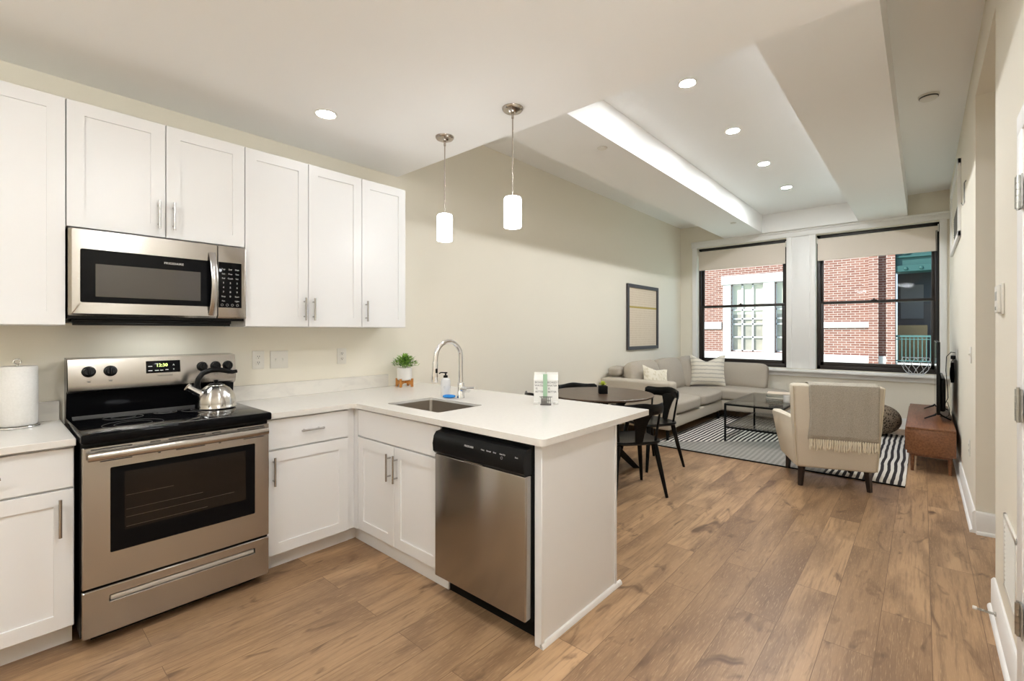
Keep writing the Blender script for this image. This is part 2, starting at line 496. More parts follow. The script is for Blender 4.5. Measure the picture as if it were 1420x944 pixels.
class MB:
    def __init__(self, xf=None):
        self.bm = bmesh.new()
        self.xf = xf

    def _t(self, verts, xf=None):
        x = xf if xf is not None else self.xf
        if x is not None:
            for v in verts:
                v.co = x @ v.co

    def box(self, lo, hi, bevel=0.0, seg=2, xf=None, rot=None):
        a, c = Vector(lo), Vector(hi)
        r = bmesh.ops.create_cube(self.bm, size=1.0)
        vs = r['verts']
        mid, size = (a + c) / 2, c - a
        for v in vs:
            v.co = Vector((v.co.x * size.x, v.co.y * size.y, v.co.z * size.z))
        if bevel > 0:
            es = list({e for v in vs for e in v.link_edges})
            rr = bmesh.ops.bevel(self.bm, geom=es, offset=min(bevel, 0.49 * min(abs(size.x), abs(size.y), abs(size.z))), segments=seg, affect='EDGES', profile=0.5)
            vs = list({v for f in rr['faces'] for v in f.verts} | {v for v in vs if v.is_valid})
        for v in vs:
            if rot is not None:
                v.co = rot @ v.co
            v.co += mid
        self._t(vs, xf)
        return vs

    def prism(self, poly, depth, axis='z', at=0.0, xf=None):
        """Extrude a 2D outline: axis z -> (x,y), y -> (x,z), x -> (y,z)."""
        def p3(p, d):
            if axis == 'z':
                return Vector((p[0], p[1], d))
            if axis == 'y':
                return Vector((p[0], d, p[1]))
            return Vector((d, p[0], p[1]))
        lo = [self.bm.verts.new(p3(p, at)) for p in poly]
        hi = [self.bm.verts.new(p3(p, at + depth)) for p in poly]
        n = len(poly)
        self.bm.faces.new(lo[::-1])
        self.bm.faces.new(hi)
        for i in range(n):
            self.bm.faces.new((lo[i], lo[(i + 1) % n], hi[(i + 1) % n], hi[i]))
        self._t(lo + hi, xf)
        return lo + hi

    def lathe(self, prof, seg=32, center=(0, 0, 0), xf=None):
        """Revolve (radius, z) points about Z."""
        c = Vector(center)
        rings, allv = [], []
        for r, z in prof:
            if r < 1e-6:
                v = [self.bm.verts.new(c + Vector((0, 0, z)))]
            else:
                v = [self.bm.verts.new(c + Vector((r * cos(2 * pi * k / seg), r * sin(2 * pi * k / seg), z))) for k in range(seg)]
            rings.append(v)
            allv += v
        for a, b in zip(rings, rings[1:]):
            for k in range(seg):
                k2 = (k + 1) % seg
                if len(a) == 1 and len(b) == 1:
                    continue
                if len(a) == 1:
                    self.bm.faces.new((a[0], b[k2], b[k]))
                elif len(b) == 1:
                    self.bm.faces.new((a[k], a[k2], b[0]))
                else:
                    self.bm.faces.new((a[k], a[k2], b[k2], b[k]))
        self._t(allv, xf)
        return allv

    def tube(self, pts, rad, seg=10, closed=False, xf=None, flat=None):
        """Sweep a circle (or ellipse rad x flat) along points; rad may be a list."""
        P = [Vector(p) for p in pts]
        n = len(P)
        rads = rad if isinstance(rad, (list, tuple)) else [rad] * n
        up = Vector((0, 0, 1))
        rings, allv = [], []
        prev = None
        for i in range(n):
            if closed:
                t = P[(i + 1) % n] - P[i - 1]
            else:
                t = P[min(i + 1, n - 1)] - P[max(i - 1, 0)]
            t.normalize()
            if prev is None:
                ref = up if abs(t.dot(up)) < 0.95 else Vector((1, 0, 0))
                a = (ref - t * ref.dot(t)).normalized()
            else:
                a = (prev - t * prev.dot(t)).normalized()
            prev = a
            b = t.cross(a)
            ra = rads[i]
            rb = ra if flat is None else (flat[i] if isinstance(flat, (list, tuple)) else flat)
            ring = [self.bm.verts.new(P[i] + a * (ra * cos(2 * pi * k / seg)) + b * (rb * sin(2 * pi * k / seg))) for k in range(seg)]
            rings.append(ring)
            allv += ring
        pairs = list(zip(rings, rings[1:])) + ([(rings[-1], rings[0])] if closed else [])
        for a, b in pairs:
            for k in range(seg):
                k2 = (k + 1) % seg
                self.bm.faces.new((a[k], a[k2], b[k2], b[k]))
        if not closed:
            self.bm.faces.new(rings[0][::-1])
            self.bm.faces.new(rings[-1])
        self._t(allv, xf)
        return allv

    def cyl(self, p0, p1, r, r2=None, seg=20, xf=None):
        return self.tube([p0, p1], [r, r if r2 is None else r2], seg, xf=xf)

    def cushion(self, size, loc, rot=None, n=8, power=5.0, puff=0.25, xf=None):
        """A stuffed rounded block: its biggest faces swell in the middle."""
        sx, sy, sz = size
        g = {}

        def vert(i, j, k):
            key = (i, j, k)
            if key not in g:
                g[key] = self.bm.verts.new((2 * i / n - 1, 2 * j / n - 1, 2 * k / n - 1))
            return g[key]
        for ax in range(3):
            for side in (0, n):
                for i in range(n):
                    for j in range(n):
                        q = []
                        for u, v in ((i, j), (i + 1, j), (i + 1, j + 1), (i, j + 1)):
                            c = [u, v]
                            c.insert(ax, side)
                            q.append(vert(*c))
                        self.bm.faces.new(q)
        vs = list(g.values())
        thin = min(range(3), key=lambda i: size[i])
        for v in vs:
            p = v.co.copy()
            k = (abs(p.x) ** power + abs(p.y) ** power + abs(p.z) ** power) ** (-1 / power)
            q = p * k
            o = [i for i in range(3) if i != thin]
            e = (1 - abs(p[o[0]]) ** 2.5) * (1 - abs(p[o[1]]) ** 2.5)
            q[thin] *= (1 - puff) + puff * e
            v.co = Vector((q.x * sx / 2, q.y * sy / 2, q.z * sz / 2))
            if rot is not None:
                v.co = rot @ v.co
            v.co += Vector(loc)
        self._t(vs, xf)
        return vs

    def pillow(self, wdt, hgt, thk, mtx, n=16, chop=0.0):
        """A knife-edge throw pillow in its XZ plane, pinched corners."""
        g = {}
        for side in (1, -1):
            for i in range(n + 1):
                for j in range(n + 1):
                    u, v = 2 * i / n - 1, 2 * j / n - 1
                    rim = i in (0, n) or j in (0, n)
                    if rim and side == -1:
                        g[(side, i, j)] = g[(1, i, j)]
                        continue
                    x = u * (1 - 0.09 * (1 - v * v)) * wdt / 2
                    z = v * (1 - 0.07 * (1 - u * u)) * hgt / 2
                    z -= chop * hgt * max(0.0, 1 - abs(u + 0.05) * 1.25) * max(0.0, v) ** 2
                    y = side * thk / 2 * ((1 - u ** 2) * (1 - v ** 2)) ** 0.42
                    g[(side, i, j)] = self.bm.verts.new(mtx @ Vector((x, y, z)))
        for side in (1, -1):
            for i in range(n):
                for j in range(n):
                    q = [g[(side, i, j)], g[(side, i + 1, j)], g[(side, i + 1, j + 1)], g[(side, i, j + 1)]]
                    if side == 1:
                        q.reverse()
                    self.bm.faces.new(q)

    def build(self, name, material, parent=None, smooth=True, angle=38, local=False):
        me = bpy.data.meshes.new(name)
        bmesh.ops.recalc_face_normals(self.bm, faces=self.bm.faces[:])
        self.bm.to_mesh(me)
        self.bm.free()
        ob = bpy.data.objects.new(name, me)
        COL.objects.link(ob)
        me.materials.append(material)
        if parent is not None:
            ob.parent = parent
            if not local:
                off = root_of(parent).location
                me.transform(Matrix.Translation(-off))
        elif not local:
            lo = Vector((min(v.co.x for v in me.vertices), min(v.co.y for v in me.vertices), min(v.co.z for v in me.vertices)))
            hi = Vector((max(v.co.x for v in me.vertices), max(v.co.y for v in me.vertices), 0))
            base = Vector(((lo.x + hi.x) / 2, (lo.y + hi.y) / 2, lo.z))
            me.transform(Matrix.Translation(-base))
            ob.location = base
        if smooth:
            me.polygons.foreach_set('use_smooth', [True] * len(me.polygons))
            me.set_sharp_from_angle(angle=radians(angle))
        return ob


def tag(o, label, cat, group=None, kind=None):
    o['label'] = label
    o['category'] = cat
    if group:
        o['group'] = group
    if kind:
        o['kind'] = kind
    return o


def thing(name, label, cat, loc=(0, 0, 0), rz=0.0, group=None):
    o = bpy.data.objects.new(name, None)
    o.empty_display_size = 0.05
    o.location = loc
    o.rotation_euler = (0, 0, rz)
    COL.objects.link(o)
    return tag(o, label, cat, group)


def structure(o, label=None, cat=None):
    o['kind'] = 'structure'
    if label:
        o['label'] = label
    if cat:
        o['category'] = cat
    return o


def copy_tree(o, parent=None):
    c = o.copy()
    COL.objects.link(c)
    if parent is not None:
        c.parent = parent
    for ch in list(o.children):
        copy_tree(ch, c)
    return c


_FONT_CACHE = {}


def text_bm(mb, string, size, mtx, extrude=0.0004, spacing=1.0):
    """Put lettering (as mesh) into mb, centred on the origin of mtx, reading along its X."""
    cu = bpy.data.curves.new('lettering', 'FONT')
    cu.body = string
    cu.size = size
    cu.extrude = extrude
    cu.align_x, cu.align_y = 'CENTER', 'CENTER'
    cu.space_character = spacing
    cu.resolution_u = 3
    ob = bpy.data.objects.new('lettering', cu)
    COL.objects.link(ob)
    dg = bpy.context.evaluated_depsgraph_get()
    ev = ob.evaluated_get(dg)
    me = ev.to_mesh()
    tmp = bpy.data.meshes.new('tmp')
    b2 = bmesh.new()
    b2.from_mesh(me)
    for v in b2.verts:
        v.co = mtx @ v.co
    b2.to_mesh(tmp)
    b2.free()
    mb.bm.from_mesh(tmp)
    ev.to_mesh_clear()
    bpy.data.objects.remove(ob)
    bpy.data.curves.remove(cu)
    bpy.data.meshes.remove(tmp)


def T(x, y, z):
    return Matrix.Translation((x, y, z))


# ------------------------------------------------------------------ room shell
XL, XR = -3.36, 0.27            # left and right wall faces
YB, YF = -1.5, 8.52             # wall behind the camera, window wall face
ZK, ZC, ZB = 2.69, 3.27, 2.978  # kitchen ceiling, high ceiling, beam undersides
YK = 2.3265                     # kitchen ceiling's edge
TH = 0.15

b = MB()
b.box((XL - TH, YB - TH, -0.12), (1.75, YF + 0.5, 0.0))
structure(b.build('floor', FLOOR), 'wide oak plank floor running towards the windows', 'floor')

b = MB()
b.box((XL - TH, YB - TH, 0), (XL, YF + 0.5, 3.45))
structure(b.build('wall_left', WALL), 'long cream wall behind the kitchen cabinets and sofa', 'wall')
b = MB()
b.box((XL, YB - TH, 0), (1.75, YB, 3.45))
structure(b.build('wall_back', WALL), 'cream wall closing the kitchen end', 'wall')

# right wall: one outline with the entry door and the hallway opening cut out
DY0, DY1, DZ = 1.48, 2.335, 2.06
HY0, HY1 = 3.31, 4.47
b = MB()
out = [(YB, 0), (DY0, 0), (DY0, DZ), (DY1, DZ), (DY1, 0), (HY0, 0), (HY0, ZB), (HY1, ZB), (HY1, 0), (YF + 0.5, 0), (YF + 0.5, 3.45), (YB, 3.45)]
b.prism(out, TH, 'x', XR)
structure(b.build('wall_right', WALL), 'cream wall with the hallway opening and television', 'wall')
# small hallway behind the opening
b = MB()
b.box((1.55, HY0 - 0.6, 0), (1.7, HY1 + 0.1, 3.45))
b.box((XR + TH, HY0 - 0.6, 0), (1.55, HY0 - 0.45, 3.45))
b.box((XR + TH, HY1, 0), (1.55, HY1 + 0.12, 3.45))
structure(b.build('wall_right', WALL), 'cream hallway wall beyond the opening', 'wall')
b = MB()
b.box((XR + TH, HY0 - 0.6, 2.985), (1.7, HY1 + 0.12, 3.45))
structure(b.build('ceiling', CEIL), 'hallway ceiling', 'ceiling')
b = MB()                        # unseen block behind the entry door so that no daylight leaks in
b.box((XR + 0.06, DY0 - 0.05, 0), (XR + TH + 0.02, DY1 + 0.05, DZ + 0.05))
structure(b.build('wall_right', WALL), 'unseen block added behind the white door against daylight', 'wall')

# window wall with two openings
W1 = (-3.055, -1.640, 0.785, 2.865)
W2 = (-1.240, 0.170, 0.785, 2.865)


def plate(b, x0, x1, z0, z1, holes, y0, y1):
    xs = sorted({x0, x1, *[h[0] for h in holes], *[h[1] for h in holes]})
    zs = sorted({z0, z1, *[h[2] for h in holes], *[h[3] for h in holes]})
    V = {}
    for d, y in ((0, y0), (1, y1)):
        for i, x in enumerate(xs):
            for j, z in enumerate(zs):
                V[(d, i, j)] = b.bm.verts.new((x, y, z))
    solid = set()
    for i in range(len(xs) - 1):
        for j in range(len(zs) - 1):
            cx, cz = (xs[i] + xs[i + 1]) / 2, (zs[j] + zs[j + 1]) / 2
            if not any(h[0] < cx < h[1] and h[2] < cz < h[3] for h in holes):
                solid.add((i, j))
    for i, j in solid:
        for d in (0, 1):
            b.bm.faces.new((V[(d, i, j)], V[(d, i + 1, j)], V[(d, i + 1, j + 1)], V[(d, i, j + 1)]))
        for (di, dj, e) in ((-1, 0, ((0, 0), (0, 1))), (1, 0, ((1, 0), (1, 1))), (0, -1, ((0, 0), (1, 0))), (0, 1, ((0, 1), (1, 1)))):
            if (i + di, j + dj) not in solid:
                (a0, a1), (c0, c1) = e
                b.bm.faces.new((V[(0, i + a0, j + a1)], V[(0, i + c0, j + c1)], V[(1, i + c0, j + c1)], V[(1, i + a0, j + a1)]))
    for v in [v for v in b.bm.verts if not v.link_faces]:
        b.bm.verts.remove(v)


b = MB()
plate(b, XL, XR, 0, 3.45, [W1, W2], YF, YF + 0.28)
structure(b.build('wall_far', WALL), 'cream wall holding the two tall windows', 'wall')

# ceilings
b = MB()
b.box((XL, YB, ZK), (XR, YK, 3.45))
structure(b.build('ceiling', CEIL), 'low white kitchen ceiling with recessed light', 'ceiling')
b = MB()
b.box((XL, YK, ZC), (XR, YF, 3.45))
structure(b.build('ceiling', CEIL), 'high white living room ceiling between the beams', 'ceiling')
for nm, x0, x1, lb in (('beam', -2.576, -1.965, 'white boxed ceiling beam above the dining table'), ('beam', -0.702, -0.157, 'white boxed ceiling beam near the television wall')):
    b = MB()
    b.box((x0, YK, ZB), (x1, YF, ZC))
    structure(b.build(nm, CEIL), lb, 'beam')
b = MB()
b.box((-1.965, YF - 0.12, ZB), (-0.702, YF, ZC))
structure(b.build('beam', CEIL), 'white crosswise ceiling beam above the windows', 'beam')

# white head band over both windows, casings, sill
b = MB()
b.box((-3.15, YF - 0.035, 2.875), (XR, YF, 2.975), 0.004)
b.box((-3.15, YF - 0.055, 2.950), (XR, YF, 2.978), 0.004)
structure(b.build('trim_1', TRIM), 'white head moulding across both windows', 'trim')
for k, W in ((2, W1), (3, W2)):
    b = MB()
    if k == 2:
        b.box((W1[1] + 0.03, YF - 0.012, 0.785), (W2[0] - 0.03, YF, 2.875), 0.002)
    b.box((W[0] - 0.085, YF - 0.022, 0.785), (W[0], YF, 2.875), 0.004)
    b.box((W[1], YF - 0.022, 0.785), (W[1] + 0.075, YF, 2.875), 0.004)
    structure(b.build('trim_%d' % k, TRIM), 'white window casing', 'trim')
b = MB()
b.box((-3.2, YF - 0.10, 0.735), (XR - 0.002, YF + 0.005, 0.775), 0.006)
b.box((-3.18, YF - 0.03, 0.665), (XR - 0.002, YF, 0.735), 0.004)
structure(b.build('trim_4', TRIM), 'white sill ledge under both windows', 'trim')


def baseboard(name, pts, h=0.152, t=0.016, mould=True):
    """Follow floor-plan points with a board and a small shoe moulding; pts hug the wall, room on the right-hand side."""
    b = MB()
    for (x0, y0), (x1, y1) in zip(pts, pts[1:]):
        d = Vector((x1 - x0, y1 - y0, 0))
        ln = d.length
        d.normalize()
        nrm = Vector((d.y, -d.x, 0))
        mt = Matrix((((d.x), nrm.x, 0, x0), (d.y, nrm.y, 0, y0), (0, 0, 1, 0), (0, 0, 0, 1)))
        vs = b.prism([(0, 0), (t, 0), (t, h - 0.012), (t * 0.45, h), (0, h)], ln, 'x', 0.0)
        for v in vs:
            v.co = mt @ v.co
        if mould:
            vs = b.prism([(t, 0), (t + 0.014, 0), (t + 0.013, 0.012), (t + 0.006, 0.02), (t, 0.022)], ln, 'x', 0.0)
            for v in vs:
                v.co = mt @ v.co
    structure(b.build(name, TRIM), 'white baseboard with shoe moulding', 'baseboard')


baseboard('baseboard_left', [(XL, 2.53), (XL, YF)])
baseboard('baseboard_far', [(XL, YF), (XR, YF)])
baseboard('baseboard_right', [(XR, YF), (XR, HY1 - 0.016), (XR + TH, HY1 - 0.0)])
baseboard('baseboard_right', [(XR, HY0), (XR, DY1 + 0.11)])
baseboard('baseboard_right', [(XR + TH, HY1), (1.55, HY1)])

# ------------------------------------------------------------------ entry door in the right wall
b = MB()
b.box((XR - 0.018, DY1 - 0.004, 0), (XR, DY1 + 0.105, DZ + 0.075), 0.004)
b.box((XR - 0.018, DY0 - 0.075, 0), (XR, DY0 + 0.004, DZ + 0.075), 0.004)
b.box((XR - 0.0185, DY0 - 0.075, DZ), (XR, DY1 + 0.105, DZ + 0.075), 0.004)
structure(b.build('trim_5', TRIM), 'white casing round the entry door', 'trim')
b = MB()
b.box((XR - 0.012, DY0 + 0.006, 0.01), (XR + 0.03, DY1 - 0.008, DZ - 0.005), 0.003)
for (z0, z1) in ((0.2, 0.95), (1.08, 1.9)):
    for (y0, y1) in ((DY0 + 0.11, DY0 + 0.38), (DY0 + 0.47, DY1 - 0.11)):
        b.box((XR - 0.016, y0, z0), (XR - 0.011, y0 + 0.02, z1), 0.002)
        b.box((XR - 0.016, y1 - 0.02, z0), (XR - 0.011, y1, z1), 0.002)
        b.box((XR - 0.016, y0, z1 - 0.02), (XR - 0.011, y1, z1), 0.002)
        b.box((XR - 0.016, y0, z0), (XR - 0.011, y1, z0 + 0.02), 0.002)
dr = structure(b.build('door_1', TRIM), 'white panelled door beside the camera', 'door')
for zc in (0.392, 1.121, 1.845):
    b = MB()
    for k in range(5):
        b.cyl((XR - 0.026, DY1 - 0.002, zc - 0.055 + k * 0.022), (XR - 0.026, DY1 - 0.002, zc - 0.055 + k * 0.022 + 0.0205), 0.0085, seg=14)
    b.cyl((XR - 0.026, DY1 - 0.002, zc - 0.060), (XR - 0.026, DY1 - 0.002, zc + 0.060), 0.005, seg=10)
    b.box((XR - 0.0225, DY1 - 0.045, zc - 0.055), (XR - 0.019, DY1 - 0.004, zc + 0.055))
    b.box((XR - 0.0225, DY1 + 0.0, zc - 0.055), (XR - 0.019, DY1 + 0.012, zc + 0.055))
    b.build('hinge', HINGE, dr)


# ------------------------------------------------------------------ windows
def make_window(num, W, label):
    x0, x1, z0, z1 = W
    yf = YF + 0.085
    b = MB()
    b.box((x0, yf, z0), (x0 + 0.045, yf + 0.09, z1), 0.003)
    b.box((x1 - 0.045, yf, z0), (x1, yf + 0.09, z1), 0.003)
    b.box((x0, yf, z1 - 0.045), (x1, yf + 0.09, z1), 0.003)
    b.box((x0, yf, z0), (x1, yf + 0.09, z0 + 0.06), 0.003)
    r = structure(b.build('window_%d' % num, WFRAME), label, 'window')
    zm = 1.812
    b = MB()                     # lower sash, inner track
    b.box((x0 + 0.045, yf + 0.01, z0 + 0.06), (x0 + 0.085, yf + 0.04, zm + 0.02), 0.003)
    b.box((x1 - 0.085, yf + 0.01, z0 + 0.06), (x1 - 0.045, yf + 0.04, zm + 0.02), 0.003)
    b.box((x0 + 0.045, yf + 0.01, z0 + 0.06), (x1 - 0.045, yf + 0.04, z0 + 0.115), 0.003)
    b.box((x0 + 0.045, yf + 0.008, zm - 0.018), (x1 - 0.045, yf + 0.042, zm + 0.022), 0.003)
    ls = b.build('lower_sash', WFRAME, r)
    b = MB()
    b.box(((x0 + x1) / 2 - 0.035, yf - 0.008, zm + 0.005), ((x0 + x1) / 2 + 0.035, yf + 0.008, zm + 0.03), 0.004)
    b.cyl(((x0 + x1) / 2, yf - 0.004, zm + 0.025), ((x0 + x1) / 2, yf - 0.004, zm + 0.045), 0.012)
    b.build('sash_lock', WFRAME, ls)
    b = MB()
    b.box((x0 + 0.08, yf + 0.022, z0 + 0.11), (x1 - 0.08, yf + 0.026, zm - 0.01))
    b.build('pane', PANE, ls)
    b = MB()
    b.box((x0 + 0.045, yf + 0.045, zm - 0.02), (x0 + 0.08, yf + 0.075, z1 - 0.045), 0.003)
    b.box((x1 - 0.08, yf + 0.045, zm - 0.02), (x1 - 0.045, yf + 0.075, z1 - 0.045), 0.003)
    b.box((x0 + 0.045, yf + 0.045, zm - 0.02), (x1 - 0.045, yf + 0.075, zm + 0.015), 0.003)
    b.box((x0 + 0.045, yf + 0.045, z1 - 0.085), (x1 - 0.045, yf + 0.075, z1 - 0.045), 0.003)
    us = b.build('upper_sash', WFRAME, r)
    b = MB()
    b.box((x0 + 0.075, yf + 0.058, zm + 0.01), (x1 - 0.075, yf + 0.062, z1 - 0.08))
    b.build('pane', PANE, us)
    return r


make_window(1, W1, 'black double-hung window above the sofa')
make_window(2, W2, 'black double-hung window behind the armchair')


def make_shade(W, label, seam):
    x0, x1 = W[0] + 0.02, W[1] - 0.02
    r = thing('roller_shade', label, 'window shade', ((x0 + x1) / 2, YF + 0.05, 2.47), group=None)
    b = MB()
    b.tube([(x0, YF + 0.045, 2.775), (x1, YF + 0.045, 2.775)], 0.034, 20)
    b.build('roll', SHADE, r)
    b = MB()
    b.box((x0 - 0.014, YF + 0.005, 2.735), (x0 - 0.002, YF + 0.08, 2.825), 0.003)
    b.build('bracket', PLASTW, r)
    b = MB()
    b.box((x1 + 0.002, YF + 0.005, 2.735), (x1 + 0.014, YF + 0.08, 2.825), 0.003)
    b.build('bracket', PLASTW, r)
    b = MB()
    b.box((x0, YF + 0.012, 2.475), (x1, YF + 0.0145, 2.775))
    b.build('shade_cloth', SHADE, r)
    b = MB()
    b.box((x0, YF + 0.007, 2.463), (x1, YF + 0.020, 2.490), 0.004)
    b.build('hem_bar', SHADE, r)
    return r


make_shade(W1, 'beige roller shade pulled partway down the window above the sofa', 0)
s2 = make_shade(W2, 'beige roller shade pulled partway down the window beside the television', 0)
b = MB()
cx = W2[1] - 0.035
b.tube([(cx, YF + 0.0, 2.74), (cx + 0.004, YF - 0.01, 2.0), (cx - 0.002, YF - 0.01, 1.2), (cx + 0.005, YF - 0.01, 1.17), (cx + 0.016, YF - 0.01, 1.2), (cx + 0.014, YF - 0.01, 2.0), (cx + 0.012, YF, 2.74)], 0.003, 6)
b.build('pull_chain', BLACKP, s2)

# ------------------------------------------------------------------ recessed lights
def can_light(x, y, z, label, group, lens):
    r = thing('recessed_light', label, 'ceiling light', (x, y, z), group=group)
    b = MB()
    b.lathe([(0.050, -0.001), (0.060, -0.006), (0.067, -0.004), (0.069, 0.0), (0.050, 0.0)], 36, (x, y, z))
    b.build('trim_ring', PLASTW, r)
    b = MB()
    b.lathe([(0.0, -0.004), (0.051, -0.004), (0.051, 0.0), (0.0, 0.0)], 36, (x, y, z))
    b.build('lens', lens, r)


can_light(-2.713, 1.364, ZK, 'round recessed ceiling light above the kitchen range side', 'kitchen recessed lights', LENSW)
for x, y in ((-1.9, -0.6), (-1.3, 1.0)):  # unseen lights added for brightness; the second set by streaks on the range
    can_light(x, y, ZK, 'round recessed ceiling light added out of view', 'kitchen recessed lights out of view', LENS)
for y, lb in ((3.549, 'recessed ceiling light at the kitchen end of the row of four'), (4.679, 'recessed ceiling light second from the kitchen in the row of four'),
              (5.83, 'recessed ceiling light third from the kitchen in the row of four'), (6.985, 'recessed ceiling light at the window end of the row of four')):
    can_light(-1.347, y, ZC, lb, 'living room recessed lights', LENSL)


def fill_dome(x, y, z, label):  # unseen lamp added to brighten the room
    r = thing('fill_dome', label, 'ceiling light', (x, y, z))
    b = MB()
    b.lathe([(0.0, -0.03), (0.17, -0.03), (0.178, -0.02), (0.178, 0.0), (0.0, 0.0)], 40, (x, y, z))
    b.build('ceiling_plate', NICKEL, r)
    b = MB()
    b.lathe([(0.0, -0.125), (0.06, -0.120), (0.115, -0.098), (0.15, -0.065), (0.165, -0.03), (0.0, -0.03)], 40, (x, y, z))
    b.build('lamp_shade', DOME, r)


fill_dome(-1.45, -0.95, ZK, 'unseen dome added for fill at the kitchen end behind the camera')
fill_dome(-0.35, 0.78, ZK, 'unseen dome added for fill in the entry above the camera')


def pendant(x, y, label):
    r = thing('pendant_light', label, 'pendant light', (x, y, 1.985), group='pendant lights over the peninsula')
    b = MB()
    b.lathe([(0.0, ZK - 0.026), (0.02, ZK - 0.028), (0.032, ZK - 0.020), (0.055, ZK - 0.016), (0.062, ZK - 0.008), (0.063, ZK), (0.0, ZK)], 36, (x, y, 0))
    b.build('canopy', BRONZE, r)
    b = MB()
    b.cyl((x, y, ZK - 0.06), (x, y, ZK - 0.026), 0.0075, seg=14)
    b.cyl((x, y, 2.165), (x, y, ZK - 0.055), 0.0042, seg=12)
    b.build('rod', BRONZE, r)
    b = MB()
    b.lathe([(0.0, 2.168), (0.030, 2.168), (0.047, 2.162), (0.052, 2.150), (0.052, 1.992), (0.049, 1.985), (0.0, 1.985)], 36, (x, y, 0))
    b.build('lamp_shade', OPAL, r)


pendant(-2.43, 2.06, 'opal glass cylinder pendant nearer the upper cabinets')
pendant(-1.816, 2.06, 'opal glass cylinder pendant nearer the ceiling light row')

# smoke detector, sprinklers
x, y = 0.036, 5.018
b = MB()
b.lathe([(0.0, ZC - 0.036), (0.045, ZC - 0.036), (0.056, ZC - 0.028), (0.060, ZC - 0.012), (0.066, ZC - 0.010), (0.066, ZC), (0.0, ZC)], 32, (x, y, 0))
sd = tag(b.build('smoke_detector', PLASTW), 'round white smoke detector on the ceiling near the television wall', 'smoke detector')
b = MB()
b.lathe([(0.0575, ZC - 0.0245), (0.0605, ZC - 0.0225), (0.0605, ZC - 0.0165), (0.0595, ZC - 0.0145)], 32, (x, y, 0))
b.build('vent_slot', SLOT, sd)
for (x, y, lb) in ((-2.10, 3.57, 'small white sprinkler cover on the beam nearer the kitchen'), (-2.10, 7.32, 'small white sprinkler cover on the beam nearer the windows')):
    b = MB()
    b.lathe([(0.0, ZB - 0.012), (0.034, ZB - 0.012), (0.038, ZB - 0.008), (0.038, ZB - 0.003), (0.044, ZB), (0.0, ZB)], 28, (x, y, 0))
    tag(b.build('sprinkler_cover', PLASTW), lb, 'sprinkler', 'sprinkler covers')


# ------------------------------------------------------------------ cabinetry
def shaker(b, a0, a1, z0, z1, xf, th=0.020, rail=0.062, rec=0.008):
    """A door with a recessed flat centre panel, in face coordinates."""
    bm = b.bm
    o = [(a0, z0), (a1, z0), (a1, z1), (a0, z1)]
    i = [(a0 + rail, z0 + rail), (a1 - rail, z0 + rail), (a1 - rail, z1 - rail), (a0 + rail, z1 - rail)]
    e = 0.0015
    o2 = [(a0 + e, z0 + e), (a1 - e, z0 + e), (a1 - e, z1 - e), (a0 + e, z1 - e)]
    mk = lambda P, n: [bm.verts.new((p[0], p[1], n)) for p in P]
    back, side, front, lip, deep = mk(o, 0), mk(o, th - e), mk(o2, th), mk(i, th), mk(i, th - rec)
    bm.faces.new(back[::-1])
    for A, B in ((back, side), (side, front), (front, lip), (lip, deep)):
        for k in range(4):
            bm.faces.new((A[k], A[(k + 1) % 4], B[(k + 1) % 4], B[k]))
    bm.faces.new(deep)
    b._t(back + side + front + lip + deep, xf)


def slab(b, a0, a1, z0, z1, xf, th=0.020):
    b.box((a0, z0, 0), (a1, z1, th), 0.002, 1, xf=xf)


def bar_pull(parent, a, z, xf, vertical=True, ln=0.16, n0=0.020):
    b = MB()
    hl = ln / 2
    if vertical:
        p, q = (a, z - hl, n0 + 0.030), (a, z + hl, n0 + 0.030)
        posts = [(a, z - hl * 0.66), (a, z + hl * 0.66)]
    else:
        p, q = (a - hl, z, n0 + 0.030), (a + hl, z, n0 + 0.030)
        posts = [(a - hl * 0.66, z), (a + hl * 0.66, z)]
    b.cyl(p, q, 0.006, seg=14, xf=xf)
    for s in posts:
        b.cyl((s[0], s[1], n0), (s[0], s[1], n0 + 0.026), 0.0045, seg=10, xf=xf)
    b.build('handle', NICKEL, parent)


XU = -3.005          # upper cabinet carcass face (doors add 2 cm)
ZU0, ZU1 = 1.400, 2.459


def upper(label, y0, y1, z0, z1, doors, pulls):
    r = thing('wall_cabinet', label, 'kitchen cabinet', (XL + 0.17, (y0 + y1) / 2, z0), group='white upper cabinets')
    b = MB()
    b.box((XL + 0.002, y0 + 0.001, z0), (XU, y1 - 0.001, z1))
    b.build('carcass', CAB, r)
    xf = frame_x(XU)
    for (d0, d1), pl in zip(doors, pulls):
        b = MB()
        shaker(b, d0 + 0.002, d1 - 0.002, z0 + 0.002, z1 - 0.002, xf)
        d = b.build('door', CAB, r)
        if pl is not None:
            bar_pull(d, pl, z0 + 0.115, xf, True, 0.145)
    return r


upper('tall white wall cabinet above the paper towels, beside the microwave', -0.36, 0.245, ZU0, ZU1, [(-0.36, 0.245)], [-0.33])
upper('short white two-door cabinet directly above the microwave', 0.245, 1.007, 1.862, ZU1, [(0.245, 0.626), (0.626, 1.007)], [0.594, 0.658])
upper('tall white two-door wall cabinet above the outlet and toggle switches', 1.007, 1.767, ZU0, ZU1, [(1.007, 1.384), (1.384, 1.767)], [1.355, 1.414])
upper('narrow single-door white wall cabinet at the pendant end of the row', 1.767, 2.140, ZU0, ZU1, [(1.767, 2.140)], [1.797])

XFACE = -2.757       # base carcass face on the wall run
YFACE = 1.597        # base carcass face on the peninsula
TOE = 0.105
CT0, CT1 = 0.884, 0.914


